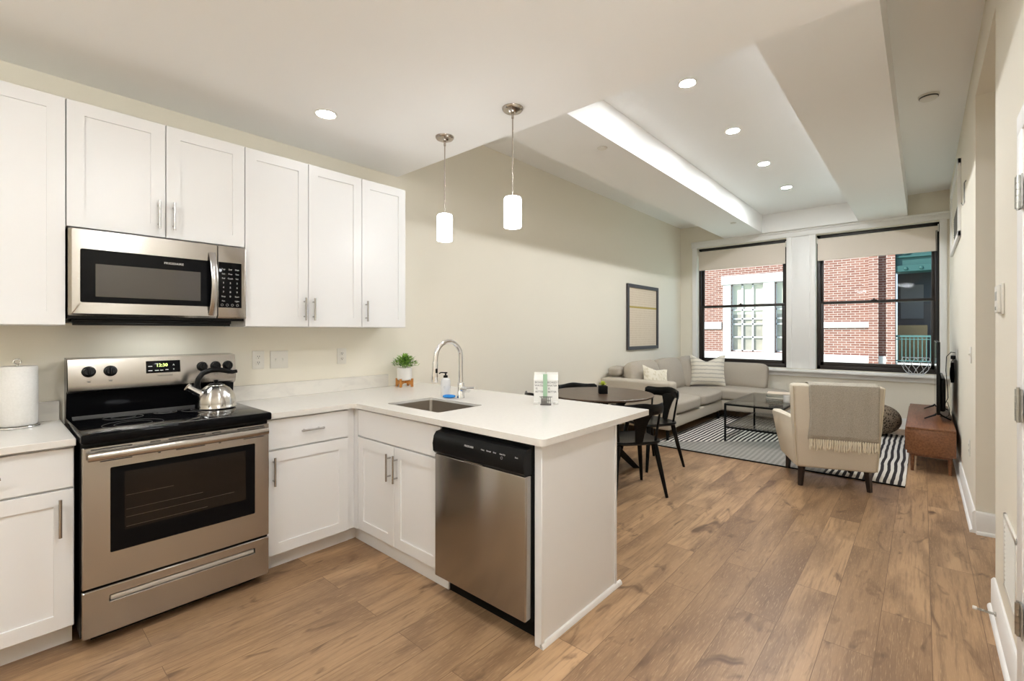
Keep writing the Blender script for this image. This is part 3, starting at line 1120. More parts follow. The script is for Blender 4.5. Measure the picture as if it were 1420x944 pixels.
def base_wall_run(label, y0, y1, d0, d1, pull_y, handle_a):
    r = thing('base_cabinet', label, 'kitchen cabinet', (-3.05, (y0 + y1) / 2, 0), group='white base cabinets')
    b = MB()
    b.box((XL + 0.002, y0, TOE), (XFACE, y1, CT0 - 0.001))
    b.build('carcass', CAB, r)
    b = MB()
    b.box((XL + 0.01, y0, 0.0), (XFACE - 0.075, y1, TOE))
    b.build('toe_kick', CAB, r)
    xf = frame_x(XFACE)
    b = MB()
    slab(b, d0, d1, 0.705, 0.872, xf)
    d = b.build('drawer', CAB, r)
    bar_pull(d, handle_a, 0.792, xf, False, 0.135)
    b = MB()
    shaker(b, d0, d1, TOE + 0.005, 0.696, xf)
    d = b.build('door', CAB, r)
    bar_pull(d, pull_y, 0.585, xf, True, 0.16)
    return r


base_wall_run('white base cabinet beneath the paper towels, beside the range', -0.36, 0.252, -0.355, 0.249, 0.205, -0.03)
base_wall_run('white drawer base cabinet between the range and the corner', 1.032, 1.575, 1.036, 1.525, 1.068, 1.285)

# sink base on the peninsula
XD0, XD1 = -1.886, -1.272        # dishwasher
r = thing('base_cabinet', 'white two-door sink cabinet between the corner and the dishwasher', 'kitchen cabinet', (-2.3, 1.9, 0), group='white base cabinets')
b = MB()
b.box((-2.755, YFACE, TOE), (-2.56, 2.24, CT0 - 0.001))
b.box((-2.56, YFACE, TOE), (-2.04, 2.24, 0.66))
b.box((-2.56, YFACE, 0.66), (-2.04, 1.66, CT0 - 0.001))
b.box((-2.56, 2.065, 0.66), (-2.04, 2.24, CT0 - 0.001))
b.box((-2.04, YFACE, TOE), (XD0 - 0.002, 2.24, CT0 - 0.001))
b.box((-2.757, YFACE - 0.02, TOE), (-2.715, YFACE, CT0 - 0.001))
b.build('carcass', CAB, r)
b = MB()
b.box((-2.83, YFACE + 0.03, 0.0), (XD0 - 0.002, 2.2, TOE))
b.build('toe_kick', CAB, r)
xf = frame_y(YFACE)
b = MB()
slab(b, -2.712, XD0 - 0.006, 0.705, 0.872, xf)
b.build('false_drawer_front', CAB, r)
for (a0, a1, pa) in ((-2.712, -2.318, -2.350), (-2.314, XD0 - 0.006, -2.282)):
    b = MB()
    shaker(b, a0, a1, TOE + 0.005, 0.696, xf)
    d = b.build('door', CAB, r)
    bar_pull(d, pa, 0.575, xf, True, 0.16)

# corner block between both runs, hidden but solid
r = thing('corner_cabinet', 'white blind corner box under the counter bend', 'kitchen cabinet', (-3.05, 1.9, 0))
b = MB()
b.box((XL + 0.002, 1.577, TOE), (-2.758, 2.24, CT0 - 0.001))
b.build('carcass', CAB, r)
b = MB()
b.box((XL + 0.01, 1.577, 0), (-2.835, 2.2, TOE))
b.build('toe_kick', CAB, r)

# peninsula end panel and back panel
r = thing('peninsula_panel', 'white end panel closing the peninsula beside the dishwasher', 'cabinet panel', (-1.255, 1.9, 0))
b = MB()
b.box((-1.268, YFACE - 0.01, 0), (-1.238, 2.243, CT0 - 0.001), 0.002, 1)
b.build('end_panel', CAB, r)
b = MB()
b.box((-1.270, YFACE - 0.012, 0.0), (-1.230, YFACE + 0.01, CT0 - 0.001), 0.002, 1)
b.build('corner_stile', CAB, r)
b = MB()
b.box((-1.262, 2.228, 0.0), (-1.232, 2.246, CT0 - 0.001), 0.002, 1)
b.build('corner_stile', CAB, r)
b = MB()
b.prism([(-1.238, 0), (-1.222, 0), (-1.223, 0.012), (-1.229, 0.020), (-1.238, 0.022)], 0.70, 'y', YFACE - 0.012)
b.box((-1.262, 2.246, 0), (-1.222, 2.262, 0.02), 0.003, 1)
b.build('shoe_moulding', TRIM, r)
b = MB()
b.box((-3.34, 2.243, 0), (-1.262, 2.258, CT0 - 0.001))
b.build('back_panel', CAB, r)

# countertops
XE, YE = -1.197, 2.575
YCF, XCF = 1.552, -2.712


def rounded(poly, radii, n=6):
    out = []
    m = len(poly)
    for k, (p, rr) in enumerate(zip(poly, radii)):
        P = Vector(p)
        if rr <= 0:
            out.append(P)
            continue
        a, c = Vector(poly[k - 1]) - P, Vector(poly[(k + 1) % m]) - P
        a.normalize()
        c.normalize()
        s, e = P + a * rr, P + c * rr
        ctr = P + (a + c) * rr
        for t in range(n + 1):
            q = t / n
            v = (s - ctr) * (1 - q) + (e - ctr) * q
            out.append(ctr + v.normalized() * rr)
    return [(v.x, v.y) for v in out]


SK = (-2.555, -2.043, 1.685, 2.043)      # sink opening
b = MB()
outer = rounded([(XL + 0.001, 1.034), (XCF, 1.034), (XCF, YCF), (XE, YCF), (XE, YE), (XL + 0.001, YE)], [0, 0, 0.03, 0.025, 0.02, 0])
hole = rounded([(SK[0], SK[2]), (SK[1], SK[2]), (SK[1], SK[3]), (SK[0], SK[3])], [0.02] * 4, 4)
bm = b.bm
rings = []
for z in (CT0, CT1):
    ro = [bm.verts.new((p[0], p[1], z)) for p in outer]
    ri = [bm.verts.new((p[0], p[1], z)) for p in hole]
    es = [bm.edges.new((R[k], R[(k + 1) % len(R)])) for R in (ro, ri) for k in range(len(R))]
    bmesh.ops.triangle_fill(bm, use_beauty=True, use_dissolve=False, edges=es)
    rings.append((ro, ri))
for idx in (0, 1):
    A, B = rings[0][idx], rings[1][idx]
    for k in range(len(A)):
        bm.faces.new((A[k], A[(k + 1) % len(A)], B[(k + 1) % len(A)], B[k]))
ct = tag(b.build('countertop', QUARTZ, angle=30), 'white quartz peninsula countertop with the sink cut into it', 'countertop')
b = MB()
b.box((XL + 0.0005, 1.034, CT1), (XL + 0.02, 2.222, CT1 + 0.10), 0.002, 1)
sp_ = b.build('backsplash', MARBLE)
sp_.parent = ct
sp_.location = sp_.location - ct.location
b = MB()
b.box((XL + 0.001, -0.36, CT0), (XCF, 0.254, CT1), 0.002, 1)
c2 = tag(b.build('countertop', QUARTZ), 'short white quartz countertop carrying the paper towels beside the range', 'countertop')
b = MB()
b.box((XL + 0.0005, -0.36, CT1), (XL + 0.02, 0.250, CT1 + 0.10), 0.002, 1)
sp_ = b.build('backsplash', MARBLE)
sp_.parent = c2
sp_.location = sp_.location - c2.location

# undermount sink
r = thing('sink', 'undermount stainless steel sink in the peninsula countertop', 'sink', (-2.3, 1.864, 0.68))
b = MB()
bm = b.bm
top = rounded([(SK[0] - 0.004, SK[2] - 0.004), (SK[1] + 0.004, SK[2] - 0.004), (SK[1] + 0.004, SK[3] + 0.004), (SK[0] - 0.004, SK[3] + 0.004)], [0.02] * 4, 4)
loops = []
for inset, z in ((0.0044, CT0 + 0.014), (0.0056, CT0 + 0.0145), (0.0064, CT0 + 0.010), (0.009, 0.72), (0.022, 0.69), (0.05, 0.68)):
    cx, cy = (SK[0] + SK[1]) / 2, (SK[2] + SK[3]) / 2
    hx, hy = (SK[1] - SK[0]) / 2, (SK[3] - SK[2]) / 2
    loops.append([bm.verts.new((cx + (p[0] - cx) * (1 - inset / hx), cy + (p[1] - cy) * (1 - inset / hy), z)) for p in top])
for A, B in zip(loops, loops[1:]):
    for k in range(len(A)):
        bm.faces.new((A[k], A[(k + 1) % len(A)], B[(k + 1) % len(A)], B[k]))
bm.faces.new(loops[-1])
b.build('basin', SINKST, r)
b = MB()
b.lathe([(0.0, 0.682), (0.03, 0.682), (0.042, 0.686), (0.045, 0.6805), (0.0, 0.6805)], 28, (-2.3, 1.90, 0))
b.build('drain', CHROME, r)

# faucet
fx, fy = -2.385, 2.165
r = thing('faucet', 'tall chrome gooseneck faucet behind the sink', 'faucet', (fx, fy, CT1))
b = MB()
b.lathe([(0.0, CT1), (0.027, CT1), (0.027, CT1 + 0.006), (0.024, CT1 + 0.012), (0.023, CT1 + 0.10), (0.018, CT1 + 0.108), (0.0, CT1 + 0.108)], 28, (fx, fy, 0))
b.build('body', CHROME, r)
b = MB()
pts = [(fx, fy, CT1 + 0.10), (fx, fy, CT1 + 0.20), (fx, fy, CT1 + 0.285)]
R = 0.105
for k in range(1, 17):
    t = pi * k / 16
    pts.append((fx - 0.012 * k / 16, fy - R + R * cos(t), CT1 + 0.285 + R * sin(t)))
pts.append((fx - 0.012, fy - 2 * R - 0.004, CT1 + 0.25))
b.tube(pts, 0.0152, 18)
b.build('gooseneck', CHROME, r)
b = MB()
hx, hy = fx - 0.012, fy - 2 * R - 0.004
b.tube([(hx, hy, CT1 + 0.262), (hx, hy, CT1 + 0.25), (hx, hy - 0.003, CT1 + 0.20), (hx, hy - 0.006, CT1 + 0.135), (hx, hy - 0.006, CT1 + 0.122)], [0.0165, 0.0185, 0.0195, 0.021, 0.019], 20)
sh = b.build('spray_head', CHROME, r)
b = MB()
b.box((hx + 0.012, hy - 0.012, CT1 + 0.185), (hx + 0.023, hy + 0.004, CT1 + 0.215), 0.004)
b.build('button', BLACKP, sh)
b = MB()
b.cyl((fx + 0.01, fy, CT1 + 0.062), (fx + 0.075, fy + 0.002, CT1 + 0.062), 0.0205, seg=22)
b.cyl((fx + 0.055, fy, CT1 + 0.070), (fx + 0.135, fy + 0.004, CT1 + 0.078), 0.011, 0.0095, seg=16)
b.build('handle', CHROME, r)

# ------------------------------------------------------------------ range
RY0, RY1 = 0.267, 1.027
RC = (RY0 + RY1) / 2
XRF = -2.712          # body front; the door stands proud of it
r = thing('range', 'stainless steel electric range between the base cabinets', 'range', (-3.0, RC, 0))
b = MB()
b.box((-3.33, RY0, 0.05), (XRF, RY1, 0.895))
b.box((-3.3, RY0 + 0.04, 0.0), (XRF - 0.06, RY1 - 0.04, 0.05))
b.build('body', BLACKP, r)
b = MB()
b.box((-3.27, RY0 - 0.004, 0.890), (-2.655, RY1 + 0.004, 0.932), 0.010, 3)
ckt = b.build('cooktop', BLACKG, r)
b = MB()
for (cx, cy, rr) in ((-2.83, RY0 + 0.20, 0.115), (-2.83, RY1 - 0.20, 0.085), (-3.08, RY0 + 0.20, 0.08), (-3.08, RY1 - 0.20, 0.11), (-3.10, RC, 0.05)):
    for r0 in (rr, rr * 0.62):
        b.lathe([(r0 - 0.0016, 0.9322), (r0 - 0.0016, 0.9327), (r0 + 0.0016, 0.9327), (r0 + 0.0016, 0.9322)], 48, (cx, cy, 0))
b.build('burner_rings', RINGM, ckt)
b = MB()
b.box((-3.262, RY0 + 0.022, 0.9315), (-3.256, RY1 - 0.022, 0.9335))
b.build('glass_edge_line', RINGM, ckt)
b = MB()
b.box((-2.69, RY0 + 0.022, 0.9315), (-2.684, RY1 - 0.022, 0.9335))
b.build('glass_edge_line', RINGM, ckt)
# backguard
b = MB()
b.prism([(-3.335, 0.90), (-3.262, 0.90), (-3.238, 1.06), (-3.205, 1.075), (-3.222, 1.226), (-3.335, 1.234)], RY1 - RY0, 'y', RY0)
bgd = b.build('backguard', BLACKG, r)
b = MB()
b.prism([(-3.22, 1.056), (-3.196, 1.070), (-3.190, 1.098), (-3.212, 1.228), (-3.30, 1.2345), (-3.30, 1.2285), (-3.22, 1.222)], RY1 - RY0 - 0.004, 'y', RY0 + 0.002)
b.build('control_fascia', STEEL, bgd)
tilt = math.atan2(0.022, 0.13)
fm = T(-3.2005, RC, 1.160) @ Matrix.Rotation(-tilt, 4, 'Y') @ Matrix(((0, 0, 1, 0), (1, 0, 0, 0), (0, 1, 0, 0), (0, 0, 0, 1)))
b = MB(fm)
b.box((-0.065, -0.020, 0.0), (0.092, 0.048, 0.003), 0.003)
b.build('clock_panel', BLACKG, bgd)
for (ax, ay, ww) in ((-0.047, 0.018, 0.018), (-0.047, -0.006, 0.018), (-0.018, -0.006, 0.018), (0.004, -0.006, 0.014), (0.028, -0.004, 0.014)):
    b = MB(fm)
    b.box((ax - ww / 2, ay - 0.0018, 0.0031), (ax + ww / 2, ay + 0.0018, 0.0036))
    b.build('button_mark', PRINT, bgd)
for s_, z_, q_ in (('^', 0.022, 0.018), ('v', 0.014, -0.002)):
    b = MB()
    text_bm(b, s_, z_, fm @ T(0.060, q_, 0.0033))
    b.build('lettering', PRINT, bgd)
b = MB()
text_bm(b, '12:30', 0.024, fm @ T(0.006, 0.022, 0.0034))
b.build('clock_digits', CLOCK, bgd)
b = MB()
text_bm(b, 'FRIGIDAIRE', 0.012, fm @ T(0.02, -0.036, 0.0008), spacing=1.15)
b.build('lettering', PRINTD, bgd)
for ay in (-0.30, -0.215, 0.20, 0.27, 0.335):
    b = MB(fm)
    b.box((ay - 0.010, -0.042, 0.0), (ay + 0.010, -0.041, 0.0008))
    b.box((ay - 0.006, -0.050, 0.0), (ay + 0.006, -0.046, 0.0008))
    b.build('knob_mark', PRINTD, bgd)
for ay in (-0.30, -0.215, 0.20, 0.27, 0.335):
    km = fm @ T(ay, 0.004, 0)
    b = MB(km)
    b.lathe([(0.028, 0.0), (0.028, 0.004), (0.023, 0.006), (0.021, 0.022), (0.019, 0.025), (0.0, 0.025)], 28)
    b.box((-0.0055, -0.0215, 0.02), (0.0055, 0.0215, 0.034), 0.004)
    b.build('knob', BLACKP, bgd)
# oven door
b = MB()
xf = frame_x(XRF)
wy0, wy1, wz0, wz1 = 0.361, 0.953, 0.398, 0.773
bm = b.bm
def ringrect(b, a0, a1, z0, z1, n, xf, rr=0.0, k=5):
    P = rounded([(a0, z0), (a1, z0), (a1, z1), (a0, z1)], [rr] * 4, k) if rr else [(a0, z0), (a1, z0), (a1, z1), (a0, z1)]
    vs = [b.bm.verts.new((p[0], p[1], n)) for p in P]
    b._t(vs, xf)
    return vs
def bridge(b, A, B):
    for k in range(len(A)):
        b.bm.faces.new((A[k], A[(k + 1) % len(A)], B[(k + 1) % len(A)], B[k]))
L0 = ringrect(b, RY0 + 0.002, RY1 - 0.002, 0.262, 0.872, 0.0, xf, 0.006)
L1 = ringrect(b, RY0 + 0.002, RY1 - 0.002, 0.262, 0.872, 0.028, xf, 0.006)
L2 = ringrect(b, RY0 + 0.006, RY1 - 0.006, 0.266, 0.868, 0.033, xf, 0.006)
L3 = ringrect(b, wy0, wy1, wz0, wz1, 0.033, xf, 0.006)
L4 = ringrect(b, wy0, wy1, wz0, wz1, 0.027, xf, 0.006)
b.bm.faces.new(L0[::-1])
for A, B in ((L0, L1), (L1, L2), (L2, L3), (L3, L4)):
    bridge(b, A, B)
b.bm.faces.new(L4)
od = b.build('oven_door', STEEL, r)
b = MB(xf)
b.box((wy0 + 0.001, wz0 + 0.001, 0.027), (wy1 - 0.001, wz1 - 0.001, 0.0305))
b.build('door_glass', BLACKG, od)
b = MB(xf)
b.box((wy0 + 0.05, wz0 + 0.085, 0.0306), (wy1 - 0.045, wz1 - 0.03, 0.0312))
b.build('oven_window', OVENW, od)
b = MB(xf)
for z, e_ in ((0.495, 0.22), (0.537, 0.10), (0.572, 0.24), (0.635, 0.36)):
    b.box((wy0 + 0.055, z, 0.0313), (wy1 - e_, z + 0.0014, 0.0316))
b.build('oven_rack', RACK, od)
b = MB(xf)
b.tube([(RY0 + 0.018, 0.835, 0.062), (RC, 0.835, 0.070), (RY1 - 0.018, 0.835, 0.062)], [0.013] * 3, 18, flat=0.019)
for ay in (RY0 + 0.035, RY1 - 0.035):
    b.box((ay - 0.016, 0.822, 0.030), (ay + 0.016, 0.848, 0.064), 0.004)
b.build('door_handle', STEEL, od)
for (a0, a1) in ((0.03, 0.17), (0.235, 0.275), (0.305, 0.455), (0.485, 0.525), (0.60, 0.73)):
    b = MB(xf)
    b.box((RY0 + a0, 0.8575, 0.0325), (RY0 + a1, 0.8625, 0.0336))
    b.build('vent_slot', SLOT, od)
    b = MB(xf)
    b.box((RY0 + a0 + 0.03, 0.803, 0.0325), (RY0 + a1, 0.807, 0.0336))
    b.build('vent_slot', SLOT, od)
# storage drawer
b = MB()
L0 = ringrect(b, RY0 + 0.002, RY1 - 0.002, 0.048, 0.252, 0.0, xf, 0.006)
L1 = ringrect(b, RY0 + 0.002, RY1 - 0.002, 0.048, 0.252, 0.026, xf, 0.006)
L2 = ringrect(b, RY0 + 0.006, RY1 - 0.006, 0.052, 0.248, 0.031, xf, 0.006)
L3 = ringrect(b, 0.358, 0.955, 0.180, 0.212, 0.031, xf, 0.006)
L4 = ringrect(b, 0.360, 0.953, 0.186, 0.210, 0.014, xf, 0.006)
b.bm.faces.new(L0[::-1])
for A, B in ((L0, L1), (L1, L2), (L2, L3), (L3, L4)):
    bridge(b, A, B)
b.bm.faces.new(L4)
dw = b.build('storage_drawer', STEEL, r)
b = MB(xf)
b.box((0.362, 0.1845, 0.0145), (0.951, 0.206, 0.026), 0.005)
b.build('pull_recess', mat('recess_grey', (0.62, 0.60, 0.56), 0.4, 0.6), dw)

# ------------------------------------------------------------------ kettle
kx, ky, kz = -3.065, 0.880, 0.9325
r = thing('kettle', 'stainless steel whistling kettle with black handle on the cooktop', 'kettle', (kx, ky, kz))
b = MB()
prof = [(0.0, 0.0), (0.098, 0.0), (0.103, 0.004), (0.103, 0.010), (0.1, 0.014), (0.101, 0.03), (0.099, 0.05), (0.093, 0.072), (0.083, 0.093), (0.068, 0.112), (0.05, 0.125), (0.044, 0.128), (0.043, 0.131), (0.0, 0.131)]
vs = b.lathe(prof, 60, (kx, ky, kz))
for v in vs:             # soft facets pressed into the shell
    dx, dy = v.co.x - kx, v.co.y - ky
    if v.co.z - kz > 0.02 and math.hypot(dx, dy) > 0.046:
        k = 1 - 0.018 * (0.5 - 0.5 * cos(10 * math.atan2(dy, dx)))
        v.co.x, v.co.y = kx + dx * k, ky + dy * k
b.build('body', brushed('kettle_steel', (0.62, 0.60, 0.57), 0.20, 0.25), r)
b = MB()
b.lathe([(0.0, 0.131), (0.038, 0.131), (0.034, 0.137), (0.010, 0.140), (0.008, 0.144), (0.013, 0.150), (0.013, 0.155), (0.008, 0.160), (0.0, 0.161)], 28, (kx, ky, kz))
b.build('lid', BLACKP, r)
b = MB()
b.tube([(kx, ky - 0.075, kz + 0.082), (kx, ky - 0.110, kz + 0.108), (kx, ky - 0.135, kz + 0.126)], [0.024, 0.020, 0.018], 22)
b.tube([(kx, ky - 0.133, kz + 0.125), (kx, ky - 0.141, kz + 0.131)], [0.022, 0.021], 22)
b.build('spout', CHROME, r)
b = MB()
hp = [(kx, ky - 0.088, kz + 0.102), (kx, ky - 0.094, kz + 0.135), (kx, ky - 0.088, kz + 0.170), (kx, ky - 0.068, kz + 0.200), (kx, ky - 0.030, kz + 0.216), (kx, ky + 0.015, kz + 0.217), (kx, ky + 0.055, kz + 0.207), (kx, ky + 0.085, kz + 0.199), (kx, ky + 0.11, kz + 0.203)]
b.tube(hp, [0.012, 0.012, 0.012, 0.0125, 0.013, 0.013, 0.012, 0.010, 0.007], 14, flat=[0.018, 0.016, 0.014, 0.014, 0.015, 0.015, 0.014, 0.012, 0.010])
b.build('handle', BLACKP, r)

# ------------------------------------------------------------------ microwave
MX = -2.955
MY0, MY1, MZ0, MZ1 = 0.250, 1.004, 1.446, 1.858
r = thing('microwave', 'stainless over-the-range microwave below the short cabinet', 'microwave', (-3.16, RC, MZ0))
b = MB()
b.box((XL + 0.002, MY0, 1.432), (MX - 0.040, MY1, MZ1 - 0.001))
b.box((XL + 0.02, MY0 + 0.015, 1.414), (MX - 0.06, MY1 - 0.06, 1.434), 0.004)
b.box((-3.035, MY0 + 0.02, 1.4015), (-3.018, MY1 - 0.065, 1.416), 0.002)
b.build('case', BLACKP, r)
b = MB()
b.box((-3.16, 0.53, 1.4128), (-3.06, 0.75, 1.4145), 0.0004, 1)
b.build('cooktop_lamp', TASK, r)
xf = frame_x(MX - 0.040)
dsp = 0.857
gy0, gy1, gz0, gz1 = 0.290, 0.842, 1.508, 1.762
b = MB()
L0 = ringrect(b, MY0, dsp - 0.001, MZ0, MZ1 - 0.003, 0.0, xf, 0.006)
L1 = ringrect(b, MY0, dsp - 0.001, MZ0, MZ1 - 0.003, 0.028, xf, 0.006)
L2 = ringrect(b, MY0 + 0.012, dsp - 0.003, MZ0 + 0.010, MZ1 - 0.006, 0.040, xf, 0.006)
L3 = ringrect(b, gy0, gy1, gz0, gz1, 0.040, xf, 0.010)
L4 = ringrect(b, gy0, gy1, gz0, gz1, 0.036, xf, 0.010)
b.bm.faces.new(L0[::-1])
for A, B in ((L0, L1), (L1, L2), (L2, L3), (L3, L4)):
    bridge(b, A, B)
b.bm.faces.new(L4)
md = b.build('door', STEEL, r)
b = MB(xf)
b.box((gy0 + 0.001, gz0 + 0.001, 0.036), (gy1 - 0.001, gz1 - 0.001, 0.0385))
b.build('door_glass', BLACKG, md)
b = MB(xf)
b.box((0.345, 1.538, 0.0386), (0.775, 1.694, 0.0391))
b.build('viewing_window', MICROW, md)
b = MB()
text_bm(b, 'FRIGIDAIRE', 0.0155, xf @ T(0.655, 1.727, 0.0388), spacing=1.1)
b.build('lettering', mat('silver_print', (0.7, 0.7, 0.68), 0.4), md)
b = MB(xf)
hpts = []
for k in range(13):
    t = k / 12
    hpts.append((0.828 + 0.004 * sin(pi * t), 1.462 + 0.345 * t, 0.042 + 0.042 * sin(pi * t) ** 0.8))
b.tube(hpts, [0.006] * 13, 14, flat=0.0165)
b.build('door_handle', NICKEL, md)
b = MB()
L0 = ringrect(b, dsp + 0.001, MY1, MZ0, MZ1 - 0.003, 0.0, xf, 0.004)
L1 = ringrect(b, dsp + 0.001, MY1, MZ0, MZ1 - 0.003, 0.036, xf, 0.004)
L2 = ringrect(b, dsp + 0.003, MY1 - 0.008, MZ0 + 0.008, MZ1 - 0.006, 0.040, xf, 0.004)
b.bm.faces.new(L0[::-1])
bridge(b, L0, L1)
bridge(b, L1, L2)
b.bm.faces.new(L2)
cp = b.build('control_column', STEEL, r)
b = MB(xf)
b.box((dsp + 0.004, 1.506, 0.040), (0.978, 1.762, 0.0425), 0.002)
b.build('keypad', BLACKG, cp)
b = MB()
rows = [('Pop', 'Def', 'Melt'), ('Sen', 'Pow', 'Tim'), ('Ref', 'Cook', 'Set'), ('1', '2', '3'), ('4', '5', '6'), ('7', '8', '9'), ('Stop', '0', 'Start'), ('Fan', '', 'Light')]
z = 1.722
for rw in rows:
    for k, s in enumerate(rw):
        if s:
            text_bm(b, s, 0.0115 if len(s) > 1 else 0.014, xf @ T(0.885 + 0.0345 * k, z, 0.0427))
    z -= 0.0255
for k in range(4):
    b.lathe([(0.0055, 0.0), (0.0065, 0.0), (0.0065, 0.0004), (0.0055, 0.0004)], 16, xf=xf @ T(0.878 + 0.026 * k, 1.521, 0.0426))
b.build('lettering', PRINT, cp)

# ------------------------------------------------------------------ dishwasher
r = thing('dishwasher', 'stainless steel dishwasher under the peninsula counter', 'dishwasher', ((XD0 + XD1) / 2, 1.8, 0))
YD = 1.577
b = MB()
b.box((XD0 + 0.004, YD, 0.105), (XD1 - 0.002, 2.20, 0.872))
b.box((XD0 + 0.004, YD + 0.055, 0.0), (XD1 - 0.002, 2.15, 0.105))
b.build('tub', BLACKM, r)
xf = frame_y(YD)
b = MB(xf)
b.box((XD0 + 0.002, 0.118, 0.0), (XD1 - 0.006, 0.745, 0.047), 0.006, 3)
b.build('door', STEEL_Z, r)
b = MB()
b.prism([(YD, 0.747), (YD - 0.043, 0.747), (YD - 0.056, 0.760), (YD - 0.060, 0.80), (YD - 0.052, 0.838), (YD - 0.036, 0.857), (YD, 0.862)], XD1 - XD0 - 0.006, 'x', XD0 + 0.0)
cpn = b.build('control_panel', BLACKP, r)
pm = T(0, YD - 0.0565, 0.8205) @ Matrix.Rotation(-0.21, 4, 'X') @ Matrix(((1, 0, 0, 0), (0, 0, -1, 0), (0, 1, 0, 0), (0, 0, 0, 1)))
for (ax, s, sz_) in ((-1.618, 'FRIGIDAIRE', 0.0125), (-1.525, 'Heavy', 0.009), (-1.487, 'Normal', 0.009), (-1.449, 'Rinse', 0.009), (-1.401, 'Heat Dry', 0.009), (-1.318, 'Start', 0.009)):
    b = MB()
    text_bm(b, s, sz_, pm @ T(ax, 0.003, 0.001))
    b.build('lettering', PRINT, cpn)
b = MB()
b.lathe([(0.0052, 0), (0.006, 0), (0.006, 0.0005), (0.0052, 0.0005)], 20, xf=pm @ T(-1.403, -0.012, 0.001))
b.build('indicator_ring', PRINT, cpn)
b = MB(xf)
b.box((-1.655, 0.7475, 0.050), (-1.53, 0.751, 0.0535))
b.build('handle_lip', NICKEL, cpn)

# ------------------------------------------------------------------ wall plates over the counter
def outlet_plate(name, label, yc, zc, wd, ht, xf, kind, cat, group=None, a=None, gray=False):
    a = yc if a is None else a
    b = MB(xf)
    b.box((a - wd / 2, zc - ht / 2, 0.0), (a + wd / 2, zc + ht / 2, 0.006), 0.003, 2)
    o = tag(b.build(name, PLASTW), label, cat, group)
    if kind == 'outlet':
        b = MB(xf)
        for dz in (-0.02, 0.02):
            b.box((a - 0.016, zc + dz - 0.014, 0.0055), (a + 0.016, zc + dz + 0.014, 0.0075), 0.004)
        fc = b.build('receptacle', PLASTW)
        b = MB(xf)
        for dz in (-0.02, 0.02):
            b.box((a - 0.0075, zc + dz - 0.002, 0.0075), (a - 0.0045, zc + dz + 0.008, 0.008))
            b.box((a + 0.0045, zc + dz - 0.002, 0.0075), (a + 0.0075, zc + dz + 0.008, 0.008))
            b.box((a - 0.0025, zc + dz - 0.010, 0.0075), (a + 0.0025, zc + dz - 0.005, 0.008))
        sl = b.build('slots', SLOT)
        for p in (fc, sl):
            p.parent = o
            p.location = p.location - o.location
    else:
        n = 2 if kind == 'switch2' else 1
        for k in range(n):
            ax = a + (0.023 * (2 * k - 1) if n == 2 else 0)
            b = MB(xf)
            b.box((ax - 0.006, zc - 0.012, 0.0055), (ax + 0.006, zc + 0.012, 0.0085), 0.002)
            b.box((ax - 0.004, zc - 0.002, 0.0075), (ax + 0.004, zc + 0.010, 0.016), 0.002)
            p = b.build('toggle', PLASTW)
            p.parent = o
            p.location = p.location - o.location
    return o


fx0 = frame_x(XL + 0.0005)
outlet_plate('wall_outlet', 'white double outlet on the kitchen wall close beside the range', 1.214, 1.180, 0.075, 0.122, fx0, 'outlet', 'outlet')
outlet_plate('light_switch', 'white two-toggle switch plate on the kitchen wall', 1.350, 1.176, 0.120, 0.122, fx0, 'switch2', 'light switch')
outlet_plate('wall_outlet', 'white outlet on the kitchen wall under the tall cabinets', 1.815, 1.182, 0.075, 0.120, fx0, 'outlet', 'outlet')
fxr = frame_nx(XR - 0.0005)
outlet_plate('light_switch', 'white switch plate on the television wall by the corner', 0, 1.197, 0.075, 0.122, fxr, 'switch1', 'light switch', a=-4.83)
outlet_plate('wall_outlet', 'white outlet low on the television wall above the baseboard', 0, 0.487, 0.075, 0.122, fxr, 'outlet', 'outlet', a=-4.95)
plug_o = outlet_plate('wall_outlet', 'white outlet behind the television with cords plugged in', 0, 1.12, 0.075, 0.122, fxr, 'outlet', 'outlet', a=-6.84)

# ------------------------------------------------------------------ things on the counters
# paper towel roll on its holder
px, py = -3.248, 0.098
r = thing('paper_towel_holder', 'chrome holder with an upright rod under the paper towel roll', 'paper towel holder', (px, py, CT1))
b = MB()
b.tube([(px + 0.078 * cos(2 * pi * k / 32), py + 0.078 * sin(2 * pi * k / 32), CT1 + 0.0045) for k in range(32)], 0.0042, 8, closed=True)
b.tube([(px - 0.078, py, CT1 + 0.0045), (px + 0.078, py, CT1 + 0.0045)], 0.0036, 8)
b.build('base_ring', CHROME, r)
b = MB()
b.cyl((px, py, CT1 + 0.003), (px, py, CT1 + 0.302), 0.004, seg=12)
b.tube([(px, py - 0.012 * cos(2 * pi * k / 20), CT1 + 0.313 + 0.012 * sin(2 * pi * k / 20)) for k in range(20)], 0.0032, 8, closed=True)
b.build('rod', CHROME, r)
b = MB()
b.lathe([(0.021, 0.012), (0.066, 0.010), (0.0705, 0.016), (0.071, 0.15), (0.0705, 0.286), (0.067, 0.291), (0.021, 0.291), (0.021, 0.012)], 48, (px, py, CT1))
tag(b.build('paper_towel_roll', PAPER), 'fresh white paper towel roll standing on its holder', 'paper towels')

